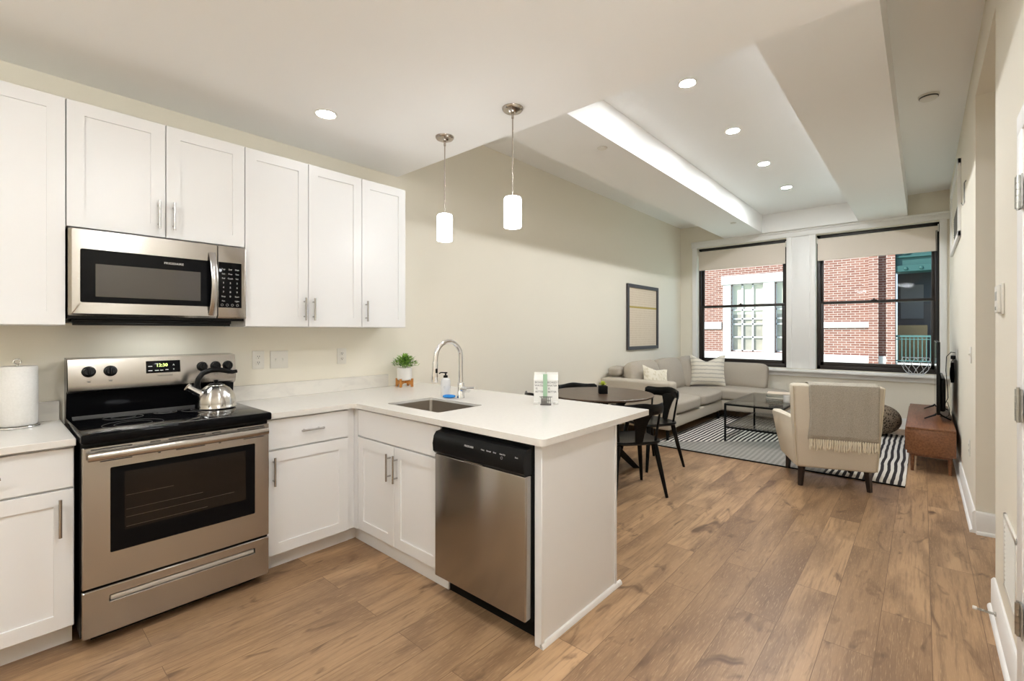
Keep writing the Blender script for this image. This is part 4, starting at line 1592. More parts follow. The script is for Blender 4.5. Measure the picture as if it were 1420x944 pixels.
# soap bottle
sx, sy = -2.527, 2.150
r = thing('soap_bottle', 'white pump soap bottle beside the faucet', 'soap bottle', (sx, sy, CT1))
b = MB()
b.lathe([(0.0, 0.0), (0.031, 0.0), (0.034, 0.004), (0.034, 0.105), (0.030, 0.120), (0.018, 0.129), (0.014, 0.131), (0.0, 0.131)], 32, (sx, sy, CT1 + 0.0003))
b.build('bottle', SOAP, r)
b = MB()
b.lathe([(0.0, 0.131), (0.0155, 0.131), (0.0155, 0.146), (0.006, 0.150), (0.0055, 0.160), (0.013, 0.162), (0.013, 0.170), (0.0, 0.171)], 24, (sx, sy, CT1))
b.tube([(sx, sy, CT1 + 0.166), (sx - 0.024, sy - 0.022, CT1 + 0.167), (sx - 0.034, sy - 0.031, CT1 + 0.160)], 0.0045, 10)
b.build('pump', BLACKP, r)
b = MB(T(sx, sy, CT1) @ Matrix.Rotation(0.6, 4, 'Z'))
for z, ww in ((0.072, 0.012), (0.066, 0.018), (0.060, 0.014)):
    b.box((-ww / 2, -0.0346, z), (ww / 2, -0.0335, z + 0.002))
b.build('lettering', PRINT, r)

# blue scrubber
b = MB()
b.cushion((0.088, 0.055, 0.022), (-2.445, 2.112, CT1 + 0.0115), Matrix.Rotation(0.45, 3, 'Z'), 6, 3.2, 0.15)
tag(b.build('sponge', BLUE), 'bright blue sponge at the foot of the faucet', 'sponge')

# potted plant on its wooden stand
qx, qy = -3.225, 2.300
st = thing('plant_stand', 'small wooden cross stand holding the white plant pot', 'plant stand', (qx, qy, CT1))
for ang, nm in ((0.5, 'cross_bar'), (0.5 + pi / 2, 'cross_bar')):
    b = MB(T(qx, qy, CT1 + 0.0006) @ Matrix.Rotation(ang, 4, 'Z') @ Matrix.Scale(1.1, 4))
    b.prism([(-0.070, 0.0), (-0.054, 0.0), (-0.050, 0.018), (-0.03, 0.026), (0.03, 0.026), (0.050, 0.018), (0.054, 0.0), (0.070, 0.0), (0.070, 0.062), (0.058, 0.062), (0.056, 0.046), (-0.056, 0.046), (-0.058, 0.062), (-0.070, 0.062)], 0.014, 'y', -0.007)
    b.build(nm, AMBER, st)
r = thing('potted_plant', 'bushy green plant in a white pot in the counter corner', 'potted plant', (qx, qy, CT1 + 0.047))
b = MB()
b.lathe([(0.0, 0.0525), (0.046, 0.0525), (0.057, 0.060), (0.060, 0.076), (0.060, 0.156), (0.056, 0.156), (0.056, 0.144), (0.0, 0.144)], 36, (qx, qy, CT1))
b.build('pot', CERAM, r)
b = MB()
b.lathe([(0.0, 0.147), (0.03, 0.147), (0.0555, 0.1445)], 24, (qx, qy, CT1))
b.build('soil', SOIL, r)


def leaf(b, base, direc, ln, wd, curl=0.2):
    d = Vector(direc).normalized()
    s = d.cross(Vector((0, 0, 1)))
    if s.length < 0.05:
        s = Vector((1, 0, 0))
    s.normalize()
    up = s.cross(d).normalized()
    B = Vector(base)
    pts = []
    for t, ww in ((0, 0.1), (0.3, 0.8), (0.6, 1.0), (0.85, 0.55), (1.0, 0.03)):
        c = B + d * (ln * t) - up * (curl * ln * t * t)
        pts.append((c - s * wd * ww / 2 + up * 0.1 * wd * ww, c, c + s * wd * ww / 2 + up * 0.1 * wd * ww))
    V = [[b.bm.verts.new(p) for p in row] for row in pts]
    for A, C in zip(V, V[1:]):
        b.bm.faces.new((A[0], A[1], C[1], C[0]))
        b.bm.faces.new((A[1], A[2], C[2], C[1]))


rnd = random.Random(3)
for mt_, cnt, seed in ((LEAF, 340, 1), (LEAFD, 130, 2)):
    b = MB()
    rg = random.Random(seed)
    for k in range(cnt):
        a = rg.uniform(0, 2 * pi)
        el = rg.uniform(0.15, 1.45)
        rr = rg.uniform(0.35, 1.0) * 0.096
        p = Vector((cos(a) * cos(el) * rr * 1.15, sin(a) * cos(el) * rr * 1.15, sin(el) * rr * 1.05))
        if mt_ is LEAFD:
            p *= 0.82
        pos = Vector((qx, qy, CT1 + 0.156)) + p
        pos.x = max(pos.x, XL + 0.035)
        dd = Vector((cos(a) * 0.9, sin(a) * 0.9, 0.3 + 0.9 * sin(el))) + Vector((rg.uniform(-.6, .6), rg.uniform(-.6, .6), rg.uniform(-.3, .5)))
        leaf(b, pos, dd, rg.uniform(0.020, 0.034), rg.uniform(0.010, 0.015))
    if mt_ is LEAF:
        for k in range(14):
            a = rg.uniform(0, 2 * pi)
            q = Vector((max(cos(a) * 0.07, -0.09), sin(a) * 0.07, 0.07))
            b.tube([(qx, qy, CT1 + 0.139), tuple(Vector((qx, qy, CT1 + 0.156)) + q * 0.6), tuple(Vector((qx, qy, CT1 + 0.156)) + q)], 0.0012, 5)
    b.build('foliage', mt_, r)


# two white cartons, wire holder between them
def carton(x, y, rz, label, strip=False):
    r = thing('water_carton', label, 'carton', (x, y, CT1 + 0.0005), rz, 'white drink cartons on the peninsula')
    w2, h = 0.0375, 0.145
    b = MB()
    b.prism([(-w2, 0), (w2, 0), (w2, h), (0.006, h + 0.032), (0.006, h + 0.046), (-0.006, h + 0.046), (-0.006, h + 0.032), (-w2, h)], 2 * w2, 'x', -w2)
    b.build('carton_box', CARTON, r, local=True, smooth=False)
    b = MB()
    for fr in (Matrix(((1, 0, 0, 0), (0, 0, -1, -w2 - 0.0004), (0, 1, 0, 0), (0, 0, 0, 1))), Matrix(((0, 0, 1, w2 + 0.0004), (1, 0, 0, 0), (0, 1, 0, 0), (0, 0, 0, 1)))):
        for s, z, dx in (('BOXED', 0.128, 0.0), ('WATER', 0.108, 0.0), ('IS', 0.088, -0.020), ('BETTER', 0.068, 0.0)):
            text_bm(b, s, 0.0185 if s != 'BETTER' else 0.0165, fr @ T(dx, z, 0.0), 0.0003)
    b.build('lettering', PRINTD, r, local=True)
    return r


carton(-1.872, 2.394, 0.60, 'white gable-top carton beside the green ribbon, nearer the sink')
carton(-1.806, 2.440, 0.60, 'white gable-top carton nearer the dining table')
b = MB()
mt_ = T(-1.818, 2.378, CT1) @ Matrix.Rotation(0.62, 4, 'Z')
b.prism([(-0.013, 0.03), (0.013, 0.03), (0.013, 0.178), (-0.013, 0.178)], 0.004, 'y', 0.0, xf=mt_)
b.prism([(-0.013, 0.178), (0.013, 0.178), (0.013, 0.182), (-0.013, 0.182)], 0.02, 'y', -0.001, xf=mt_)
b.prism([(-0.013, 0.0005), (0.013, 0.0005), (0.013, 0.032), (-0.013, 0.032)], 0.004, 'y', 0.0, xf=mt_)
tag(b.build('ribbon', MINT), 'pale green strip standing against the two cartons', 'ribbon')
hm = T(-1.762, 2.312, CT1) @ Matrix.Rotation(0.62, 4, 'Z')
r = thing('wire_caddy', 'small grey wire caddy in front of the cartons', 'caddy', (-1.762, 2.312, CT1))
b = MB(hm)
b.box((-0.034, -0.022, 0.0004), (0.034, 0.022, 0.007), 0.002)
b.build('tray', mat('caddy_tray', (0.10, 0.09, 0.085), 0.4, 0.5), r)
b = MB(hm)
for z in (0.026, 0.048):
    b.tube([(-0.030, -0.018, z), (0.030, -0.018, z), (0.030, 0.018, z), (-0.030, 0.018, z)], 0.0016, 6, closed=True)
for k in range(6):
    xx = -0.028 + 0.0112 * k
    b.cyl((xx, -0.018, 0.006), (xx, -0.018, 0.048), 0.0012, seg=6)
    b.cyl((xx, 0.018, 0.006), (xx, 0.018, 0.048), 0.0012, seg=6)
b.tube([(-0.030, 0, 0.048), (-0.040, 0, 0.050)], 0.002, 6)
b.tube([(0.030, 0, 0.048), (0.040, 0, 0.050)], 0.002, 6)
b.build('wire_frame', GREYW, r)
b = MB(hm)
b.box((-0.026, -0.012, 0.007), (0.006, 0.012, 0.040), 0.002)
b.build('card', mat('grey_card', (0.30, 0.28, 0.26), 0.6), r)
for dx, dy, lb in ((-0.062, 0.012, 'tiny white tealight beside the wire caddy, towards the sink'), (0.060, 0.024, 'tiny white tealight beside the wire caddy, towards the dining table')):
    p = hm @ Vector((dx, dy, 0))
    b = MB()
    b.lathe([(0.0, 0.0005), (0.014, 0.0005), (0.016, 0.004), (0.016, 0.014), (0.012, 0.018), (0.0, 0.0185)], 20, (p.x, p.y, CT1))
    tag(b.build('tealight', CERAM), lb, 'tealight')

# ------------------------------------------------------------------ dining set
tx, ty = -2.44, 4.10
r = thing('dining_table', 'round dark brown dining table behind the peninsula', 'table', (tx, ty, 0))
b = MB()
b.lathe([(0.0, 0.718), (0.44, 0.718), (0.505, 0.726), (0.525, 0.738), (0.525, 0.746), (0.520, 0.750), (0.0, 0.750)], 72, (tx, ty, 0))
b.build('tabletop', TABLEW, r)
b = MB()
b.lathe([(0.0, 0.700), (0.36, 0.700), (0.36, 0.7185), (0.0, 0.7185)], 48, (tx, ty, 0))
b.build('apron', EBONY, r)
for a in (0.72, 0.72 + pi / 2):
    b = MB(T(tx, ty, 0) @ Matrix.Rotation(a, 4, 'Z'))
    b.prism([(-0.40, 0.0), (-0.33, 0.0), (0.0, 0.30), (0.33, 0.0), (0.40, 0.0), (0.055, 0.36), (0.055, 0.42), (0.30, 0.70), (0.22, 0.70), (0.0, 0.46), (-0.22, 0.70), (-0.30, 0.70), (-0.055, 0.42), (-0.055, 0.36)], 0.05, 'y', -0.025)
    b.build('trestle', EBONY, r)


def make_chair():
    r = thing('dining_chair', 'chair', 'chair', (0, 0, 0))
    b = MB()       # seat: dished slab, rounded in front, forward = +Y
    seat = rounded([(-0.235, -0.20), (0.235, -0.20), (0.225, 0.23), (-0.225, 0.23)], [0.12, 0.12, 0.10, 0.10], 6)
    n = len(seat)
    bm = b.bm
    lo = [bm.verts.new((p[0] * 0.93, p[1] * 0.93, 0.428)) for p in seat]
    mid = [bm.verts.new((p[0], p[1], 0.442)) for p in seat]
    hi = [bm.verts.new((p[0] * 0.98, p[1] * 0.98, 0.458)) for p in seat]
    inn = [bm.verts.new((p[0] * 0.70, p[1] * 0.70, 0.449)) for p in seat]
    c = bm.verts.new((0, 0, 0.446))
    bm.faces.new(lo[::-1])
    for A, B in ((lo, mid), (mid, hi), (hi, inn)):
        for k in range(n):
            bm.faces.new((A[k], A[(k + 1) % n], B[(k + 1) % n], B[k]))
    for k in range(n):
        bm.faces.new((inn[k], inn[(k + 1) % n], c))
    b.build('seat', EBONY, r, local=True)
    for sx_, sy_ in ((-1, -1), (1, -1), (-1, 1), (1, 1)):
        b = MB()
        b.tube([(sx_ * 0.165, sy_ * 0.15 + 0.01, 0.435), (sx_ * 0.195, sy_ * 0.19 + 0.005, 0.22), (sx_ * 0.225, sy_ * 0.235, 0.0)], [0.022, 0.019, 0.0125], 14)
        b.build('leg', EBONY, r, local=True)
    b = MB()       # curved top rail, thicker in the middle, wrapping forward
    pts, ra, fl = [], [], []
    for k in range(21):
        t = -1 + 2 * k / 20
        a = t * 0.95
        pts.append((0.30 * sin(a), -0.255 + 0.30 * (1 - cos(a)), 0.722 + 0.006 * (1 - t * t) ** 2 + 0.010 * abs(t) ** 3))
        wgt = 0.042 + 0.014 * math.exp(-(t / 0.35) ** 2) + 0.004 * math.exp(-((abs(t) - 0.85) / 0.2) ** 2)
        ra.append(wgt if k not in (0, 20) else wgt * 0.6)
        fl.append(0.013 if k not in (0, 20) else 0.008)
    b.tube(pts, ra, 14, flat=fl)
    b.build('back_rail', EBONY, r, local=True)
    b = MB()       # Y-shaped splat
    b.prism([(-0.030, 0.445), (0.030, 0.445), (0.040, 0.55), (0.062, 0.63), (0.105, 0.715), (-0.105, 0.715), (-0.062, 0.63), (-0.040, 0.55)], 0.016, 'y', -0.195)
    for v in b.bm.verts:
        v.co.y -= (v.co.z - 0.445) * 0.22
    b.build('splat', EBONY, r, local=True)
    for s in (-1, 1):
        b = MB()
        b.tube([(s * 0.165, -0.150, 0.45), (s * 0.178, -0.172, 0.60), (s * 0.188, -0.190, 0.715)], [0.011, 0.010, 0.008], 10)
        b.build('spindle', EBONY, r, local=True)
    return r


ch = make_chair()
spots = [(-1.905, 3.690, (-0.78, 0.62), 'black wooden dining chair standing just past the peninsula end panel'),
         (-2.115, 4.560, (-0.42, -0.90), 'black wooden chair between the round table and the sofa arm'),
         (-2.800, 4.345, (0.86, -0.50), 'black wooden chair against the wall behind the cartons'),
         (-2.740, 3.700, (0.25, 0.97), 'black wooden chair mostly hidden by the peninsula counter')]
for k, (x, y, fdir, lb) in enumerate(spots):
    o = ch if k == 0 else copy_tree(ch)
    o.location = (x, y, 0)
    o.rotation_euler = (0, 0, math.atan2(-fdir[0], fdir[1]))
    tag(o, lb, 'chair', 'dining chairs round the table')

# succulent on the table
r = thing('potted_succulent', 'tiny yellow-green succulent in a black cube pot on the table', 'potted plant', (-2.40, 4.09, 0.7505))
b = MB(T(-2.40, 4.09, 0.7505) @ Matrix.Rotation(0.7, 4, 'Z'))
b.box((-0.042, -0.042, 0), (0.042, 0.042, 0.078), 0.004)
b.build('pot', BLACKM, r)
b = MB()
for ring, (n, el, ln) in enumerate(((6, 0.35, 0.05), (6, 0.8, 0.055), (4, 1.25, 0.05))):
    for k in range(n):
        a = 2 * pi * k / n + ring * 0.5
        leaf(b, (-2.40, 4.09, 0.8285), (cos(a) * cos(el), sin(a) * cos(el), sin(el)), ln, 0.022, -0.15)
b.build('leaves', SUCC, r)

# ------------------------------------------------------------------ sofa
r = thing('sectional_sofa', 'light taupe L-shaped sectional sofa in the corner under the window', 'sofa', (-2.8, 7.0, 0.012))
SX0, SX1 = -3.325, -2.355
SY0, SY1 = 5.58, 8.40
b = MB()
b.box((SX0, SY0 + 0.02, 0.145), (SX1 + 0.005, SY1, 0.295), 0.02, 3)
b.box((SX1 - 0.1, 7.62, 0.145), (-1.56, SY1, 0.295), 0.02, 3)
b.build('base', SOFAL, r)
b = MB()
b.box((SX0, SY0, 0.14), (SX1 + 0.02, SY0 + 0.235, 0.735), 0.035, 4)
b.build('arm', SOFAL, r)
b = MB()
b.box((SX0, SY0 + 0.1, 0.28), (SX0 + 0.19, SY1, 0.74), 0.03, 3)
b.build('back_frame', SOFAL, r)
b = MB()
b.box((SX0 + 0.1, SY1 - 0.17, 0.28), (-1.93, SY1, 0.70), 0.03, 3)
b.build('back_frame', SOFAL, r)
for (x0, x1, y0, y1) in ((SX0 + 0.17, SX1 + 0.03, SY0 + 0.235, 6.745), (SX0 + 0.17, SX1 + 0.03, 6.75, 7.66), (SX0 + 0.17, -1.545, 7.64, SY1 - 0.05)):
    b = MB()
    b.cushion((x1 - x0, y1 - y0, 0.215), ((x0 + x1) / 2, (y0 + y1) / 2, 0.385), None, 12, 7, 0.22)
    b.build('seat_cushion', SOFA, r)
lean = Matrix.Rotation(-0.22, 3, 'Y')
for yc, wy, hh in ((6.24, 0.88, 0.53), (7.10, 0.88, 0.53), (7.86, 0.72, 0.53)):
    b = MB()
    b.cushion((0.30, wy, hh), (-2.995, yc, 0.690), lean, 12, 4.6, 0.34)
    b.build('back_cushion', SOFA, r)
b = MB()
b.cushion((0.82, 0.25, 0.41), (-2.235, 8.14, 0.655), Matrix.Rotation(-0.24, 3, 'X'), 14, 8, 0.30)
b.build('back_cushion', SOFA, r)
for (x, y) in ((SX1 - 0.03, SY0 + 0.05), (SX0 + 0.08, SY0 + 0.05), (SX1 - 0.03, 7.55), (SX0 + 0.08, SY1 - 0.08), (-1.64, 7.72), (-1.64, SY1 - 0.08)):
    b = MB()
    b.tube([(x, y, 0.150), (x, y, 0.0125 if x < SX1 + 0.9 and x > -2.45 else 0.0)], [0.022, 0.015], 14)
    b.build('leg', BLACKM, r)
b = MB()
b.cushion((0.17, 0.27, 0.15), (-3.215, 5.86, 0.8165), None, 8, 4, 0.2)
tag(b.build('bolster_pillow', SOFA), 'small taupe bolster lying on the sofa back by the wall', 'pillow')

# throw pillows
b = MB()
pm_ = T(-2.63, 7.79, 0.740) @ Matrix.Rotation(radians(22), 4, 'Z') @ Matrix.Rotation(radians(-12), 4, 'X')
b.pillow(0.54, 0.50, 0.18, T(0, 0, 0), chop=0.20)
p = b.build('throw_pillow', PILLS, local=True)
p.matrix_world = pm_
tag(p, 'cream striped square pillow in the bend of the sofa', 'pillow')
b = MB()
b.pillow(0.40, 0.36, 0.15, T(0, 0, 0), chop=0.1)
p = b.build('throw_pillow', PILLC, local=True)
p.matrix_world = T(-2.72, 6.02, 0.715) @ Matrix.Rotation(radians(62), 4, 'Z') @ Matrix.Rotation(radians(-20), 4, 'X') @ Matrix.Rotation(radians(12), 4, 'Y')
tag(p, 'cream textured pillow leaning behind the near sofa arm', 'pillow')

# ------------------------------------------------------------------ rug
b = MB()
bm = b.bm
rx0, rx1, ry0, ry1 = -2.47, -0.115, 5.34, 7.95
nx, ny = 30, 30
V = [[bm.verts.new((rx0 + (rx1 - rx0) * i / nx, ry0 + (ry1 - ry0) * j / ny, 0.011)) for j in range(ny + 1)] for i in range(nx + 1)]
for i in range(nx):
    for j in range(ny):
        bm.faces.new((V[i][j], V[i + 1][j], V[i + 1][j + 1], V[i][j + 1]))
bot = [bm.verts.new((x, y, 0.001)) for x, y in ((rx0, ry0), (rx1, ry0), (rx1, ry1), (rx0, ry1))]
bm.faces.new(bot[::-1])
edges = [[V[i][0] for i in range(nx + 1)], [V[nx][j] for j in range(ny + 1)], [V[i][ny] for i in range(nx, -1, -1)], [V[0][j] for j in range(ny, -1, -1)]]
for k, E_ in enumerate(edges):
    bm.faces.new([bot[k], bot[(k + 1) % 4]] + E_[::-1])
rug = b.build('area_rug', RUG, local=True)
tag(rug, 'black and white striped rug under the coffee table', 'rug')
b = MB()
b.box((rx0, ry0 - 0.012, 0.0005), (rx1, ry0 + 0.004, 0.0125), 0.003)
o = b.build('binding', BLACKM, rug)

# ------------------------------------------------------------------ coffee table
CX0, CX1, CY0, CY1, CZ = -1.84, -1.215, 6.085, 7.42, 0.485
r = thing('coffee_table', 'black metal coffee table with glass top and lower glass shelf', 'coffee table', ((CX0 + CX1) / 2, (CY0 + CY1) / 2, 0.0115))
for x in (CX0, CX1):
    for y in (CY0, CY1):
        b = MB()
        b.box((x - 0.011, y - 0.011, 0.0118), (x + 0.011, y + 0.011, CZ - 0.008), 0.002, 1)
        b.build('leg', BLACKM, r)
b = MB()
for z in (CZ - 0.020, 0.185):
    for y in (CY0, CY1):
        b.box((CX0, y - 0.010, z - 0.010), (CX1, y + 0.010, z + 0.010))
    for x in (CX0, CX1):
        b.box((x - 0.010, CY0, z - 0.010), (x + 0.010, CY1, z + 0.010))
b.build('frame', BLACKM, r)
b = MB()
b.box((CX0 - 0.006, CY0 - 0.006, CZ - 0.008), (CX1 + 0.006, CY1 + 0.006, CZ), 0.001, 1)
b.build('glass_top', TGLASS, r)
b = MB()
b.box((CX0 + 0.011, CY0 + 0.011, 0.196), (CX1 - 0.011, CY1 - 0.011, 0.202))
b.build('glass_shelf', TGLASS, r)
# books and candle on it
BK = [(0.33, 0.26, 0.028, (0.36, 0.33, 0.28), 'thick grey-tan book at the bottom of the coffee table stack'),
      (0.32, 0.25, 0.022, (0.10, 0.22, 0.21), 'teal book in the middle of the coffee table stack'),
      (0.33, 0.26, 0.020, (0.72, 0.60, 0.47), 'pale peach book on top of the coffee table stack')]
z = CZ + 0.0004
for k, (bw, bd, bh, colr, lb) in enumerate(BK):
    mtx = T(-1.40, 6.98, z) @ Matrix.Rotation(0.05 + 0.05 * k, 4, 'Z')
    r = thing('book', lb, 'book', (-1.40, 6.98, z), group='books stacked on the coffee table')
    b = MB(mtx)
    b.box((-bw / 2, -bd / 2, 0), (bw / 2, bd / 2, 0.003), 0.001, 1)
    b.box((-bw / 2, -bd / 2, bh - 0.003), (bw / 2, bd / 2, bh), 0.001, 1)
    b.box((-bw / 2, -bd / 2, 0), (-bw / 2 + 0.003, bd / 2, bh), 0.001, 1)
    b.build('cover', mat('book_cloth', colr, 0.6), r)
    b = MB(mtx)
    b.box((-bw / 2 + 0.004, -bd / 2 + 0.005, 0.003), (bw / 2 - 0.006, bd / 2 - 0.005, bh - 0.003))
    b.build('pages', mat('book_pages', (0.72, 0.68, 0.60), 0.9), r)
    z += bh + 0.0003
b = MB()
b.lathe([(0.0, 0.0), (0.036, 0.0), (0.038, 0.004), (0.038, 0.085), (0.034, 0.085), (0.033, 0.070), (0.0, 0.070)], 28, (-1.268, 6.60, CZ + 0.0004))
tag(b.build('candle_jar', CERAM), 'small white jar candle on the coffee table edge by the armchair', 'candle')

# ------------------------------------------------------------------ armchair (faces the window, back towards us)
ACX, ACY, AR = -0.672, 5.155, radians(20)
r = thing('armchair', 'cream upholstered armchair seen from behind with throw over its back', 'armchair', (ACX, ACY, 0), AR)
b = MB()
b.box((-0.30, -0.30, 0.175), (0.30, 0.33, 0.345), 0.02, 3)
b.build('seat_base', CREAMF, r, local=True)
b = MB()
b.cushion((0.52, 0.55, 0.15), (0, 0.075, 0.415), None, 10, 6, 0.2)
b.build('seat_cushion', CREAMF, r, local=True)
b = MB()     # tapered leaning back
vs = b.box((-0.3, -0.085, 0), (0.3, 0.085, 1.0), 0.03, 4)
for v in vs:
    t = v.co.z
    v.co = Vector((v.co.x * (1 + 0.125 * t), v.co.y * (1.1 - 0.25 * t) - 0.235 - 0.075 * t, 0.175 + 0.735 * t))
b.build('backrest', CREAMF, r, local=True)
for s in (-1, 1):
    b = MB()
    outl = [(-0.29, 0.18), (0.24, 0.18), (0.31, 0.38), (0.335, 0.565), (0.315, 0.59), (0.1, 0.585), (-0.27, 0.605)]
    vs = b.prism(outl, 0.085, 'x', s * 0.30 - (0.085 if s < 0 else 0))
    bmesh.ops.bevel(b.bm, geom=[e for e in b.bm.edges], offset=0.022, segments=3, affect='EDGES', profile=0.5)
    for v in b.bm.verts:
        k = max(0.0, min(1.0, (v.co.y + 0.29) / 0.55)) * max(0.3, min(1.0, (v.co.z - 0.18) / 0.3))
        v.co.x += s * (0.085 * k - 0.075)
    b.build('arm', CREAMF, r, local=True)
for s in (-1, 1):
    b = MB()
    b.tube([(s * 0.292, -0.332, 0.19), (s * 0.312, -0.357, 0.55), (s * 0.328, -0.384, 0.895)], 0.0045, 8)
    b.build('piping', PIPING, r, local=True)
for (x, y) in ((-0.255, -0.275), (0.255, -0.275), (-0.262, 0.285), (0.262, 0.285)):
    b = MB()
    sx_, sy_ = (1 if x > 0 else -1), (1 if y > 0 else -1)
    z0 = 0.0005 if sy_ < 0 else 0.0118
    b.tube([(x - sx_ * 0.012, y - sy_ * 0.01, 0.18), (x, y, z0)], [0.030, 0.020], 4)
    b.build('leg', ESPRESSO, r, local=True, smooth=False)

# throw over the chair back
r = thing('throw_blanket', 'grey-tan woven throw with cream fringe hanging over the armchair back', 'throw', (ACX, ACY, 0.33), AR)
TX0, TX1 = -0.205, 0.292


def back_y(z):
    t = (z - 0.175) / 0.735
    return -0.235 - 0.075 * t - 0.085 * (1.1 - 0.25 * t)


def front_y(z):
    t = (z - 0.175) / 0.735
    return -0.235 - 0.075 * t + 0.085 * (1.1 - 0.25 * t)


b = MB()
path = []
for k in range(11):
    z = 0.435 + (0.885 - 0.435) * k / 10
    path.append((back_y(z) - 0.008, z))
path += [(back_y(0.9) - 0.004, 0.908), (back_y(0.91) + 0.018, 0.922), (-0.31, 0.926), (front_y(0.91) - 0.018, 0.922), (front_y(0.9) + 0.004, 0.908)]
for k in range(6):
    z = 0.885 - 0.06 * k
    path.append((front_y(z) + 0.008, z))
nu = 26
G = []
for i in range(nu + 1):
    u = i / nu
    row = []
    for k, (yy, zz) in enumerate(path):
        sway = 0.0035 * sin(9 * u + zz * 5) + 0.003 * sin(23 * u - zz * 9)
        fall = max(0.0, (0.9 - zz)) if k < 11 else 0
        xx = TX0 + (TX1 - TX0) * u + 0.008 * sin(zz * 11 + 1) * (1 - u) - 0.014 * fall * (1 - u)
        row.append(b.bm.verts.new((xx, yy - (abs(sway) if k < 12 else -abs(sway)), zz + 0.004 * sin(7 * u) * (1 if k == 0 else 0))))
    G.append(row)
for i in range(nu):
    for k in range(len(path) - 1):
        b.bm.faces.new((G[i][k], G[i + 1][k], G[i + 1][k + 1], G[i][k + 1]))
cl = b.build('cloth', THROW, r, local=True)
cl.data.transform(T(0, 0, -0.33))
so = cl.modifiers.new('thickness', 'SOLIDIFY')
so.thickness = 0.005
so.offset = 0
b = MB()
rg = random.Random(5)
for k in range(30):
    x = TX0 + 0.006 + (TX1 - TX0 - 0.012) * k / 29
    z0 = 0.440
    ln = rg.uniform(0.080, 0.105)
    ky_ = back_y(z0) - 0.010
    pts = []
    for q in range(5):
        t = q / 4
        zz = z0 - ln * t
        pts.append((x + rg.uniform(-0.006, 0.006) * t, back_y(zz) - 0.011 - rg.uniform(0, 0.008), zz))
    b.tube(pts, [0.0050, 0.0085, 0.0060, 0.0080, 0.0045], 7)
fr_ = b.build('fringe', FRINGE, r, local=True)
fr_.data.transform(T(0, 0, -0.33))
fr_['kind'] = 'stuff'

# ------------------------------------------------------------------ pouf
r = None
b = MB()
pr = []
for k in range(19):
    a = -pi / 2 + pi * k / 18
    pr.append((max(0.0, 0.275 * cos(a) ** 0.85) if 0 < k < 18 else 0.0, 0.21 + 0.198 * sin(a)))
b.lathe(pr, 56, (-0.475, 7.86, 0.0))
for v in b.bm.verts:
    v.co.z = max(v.co.z, 0.0118)
tag(b.build('pouf', POUF), 'round dark knitted pouf behind the armchair', 'pouf')

# ------------------------------------------------------------------ media console and television
KX0, KX1, KY0, KY1, KZ0, KZ1 = -0.123, 0.236, 6.0, 7.95, 0.178, 0.437
r = thing('media_console', 'low walnut media console under the television', 'console', ((KX0 + KX1) / 2, (KY0 + KY1) / 2, 0))
b = MB()
b.box((KX0, KY0, KZ1 - 0.022), (KX1, KY1, KZ1), 0.003)
b.build('top_board', WALNUT, r)
b = MB()
b.box((KX0 + 0.006, KY0 + 0.002, KZ0), (KX1, KY0 + 0.024, KZ1 - 0.022), 0.002)
b.box((KX0 + 0.006, KY1 - 0.024, KZ0), (KX1, KY1 - 0.002, KZ1 - 0.022), 0.002)
b.box((KX0 + 0.006, KY0 + 0.02, KZ0), (KX1, KY1 - 0.02, KZ0 + 0.022), 0.002)
b.box((KX1 - 0.012, KY0 + 0.02, KZ0), (KX1, KY1 - 0.02, KZ1 - 0.022))
b.build('body', WALNUT, r)
for k in range(3):
    y0 = KY0 + 0.026 + k * 0.634
    b = MB()
    b.box((KX0 - 0.002, y0, KZ0 + 0.024), (KX0 + 0.014, y0 + 0.628, KZ1 - 0.026), 0.002)
    for q in range(31):
        b.box((KX0 - 0.009, y0 + 0.008 + q * 0.0198, KZ0 + 0.026), (KX0 - 0.001, y0 + 0.019 + q * 0.0198, KZ1 - 0.028))
    b.build('slatted_door', WALNUT, r)
for (x, y) in ((KX0 + 0.045, KY0 + 0.07), (KX1 - 0.04, KY0 + 0.07), (KX0 + 0.045, KY1 - 0.07), (KX1 - 0.04, KY1 - 0.07)):
    b = MB()
    b.tube([(x, y, KZ0 + 0.002), (x, y, 0.0)], [0.020, 0.013], 14)
    b.build('leg', WALNUT, r)
b = MB()
b.box((KX0 + 0.03, KY0 + 0.05, KZ0 - 0.028), (KX1 - 0.03, KY0 + 0.09, KZ0))
b.box((KX0 + 0.03, KY1 - 0.09, KZ0 - 0.028), (KX1 - 0.03, KY1 - 0.05, KZ0))
b.build('leg_rail', WALNUT, r)

VX = 0.118
r = thing('television', 'flat black television seen edge-on standing on the walnut console', 'television', (VX, 7.1, KZ1))
b = MB()
b.box((VX - 0.012, 6.45, 0.515), (VX + 0.016, 7.72, 1.262), 0.004)
b.build('panel', BLACKP, r)
b = MB()
b.box((VX - 0.0132, 6.456, 0.525), (VX - 0.0118, 7.714, 1.256))
b.build('screen', BLACKG, r)
b = MB()
vs = b.box((VX + 0.014, 6.62, 0.53), (VX + 0.062, 7.55, 0.88), 0.02, 3)
b.build('rear_housing', BLACKP, r)
for yy in (6.66, 7.50):
    b = MB()
    b.tube([(VX - 0.105, yy - 0.02, KZ1 + 0.006), (VX - 0.02, yy, KZ1 + 0.05), (VX + 0.004, yy, KZ1 + 0.085), (VX + 0.03, yy, KZ1 + 0.05), (VX + 0.105, yy + 0.02, KZ1 + 0.006)], [0.006, 0.010, 0.011, 0.010, 0.006], 8)
    b.build('stand_foot', BLACKP, r)

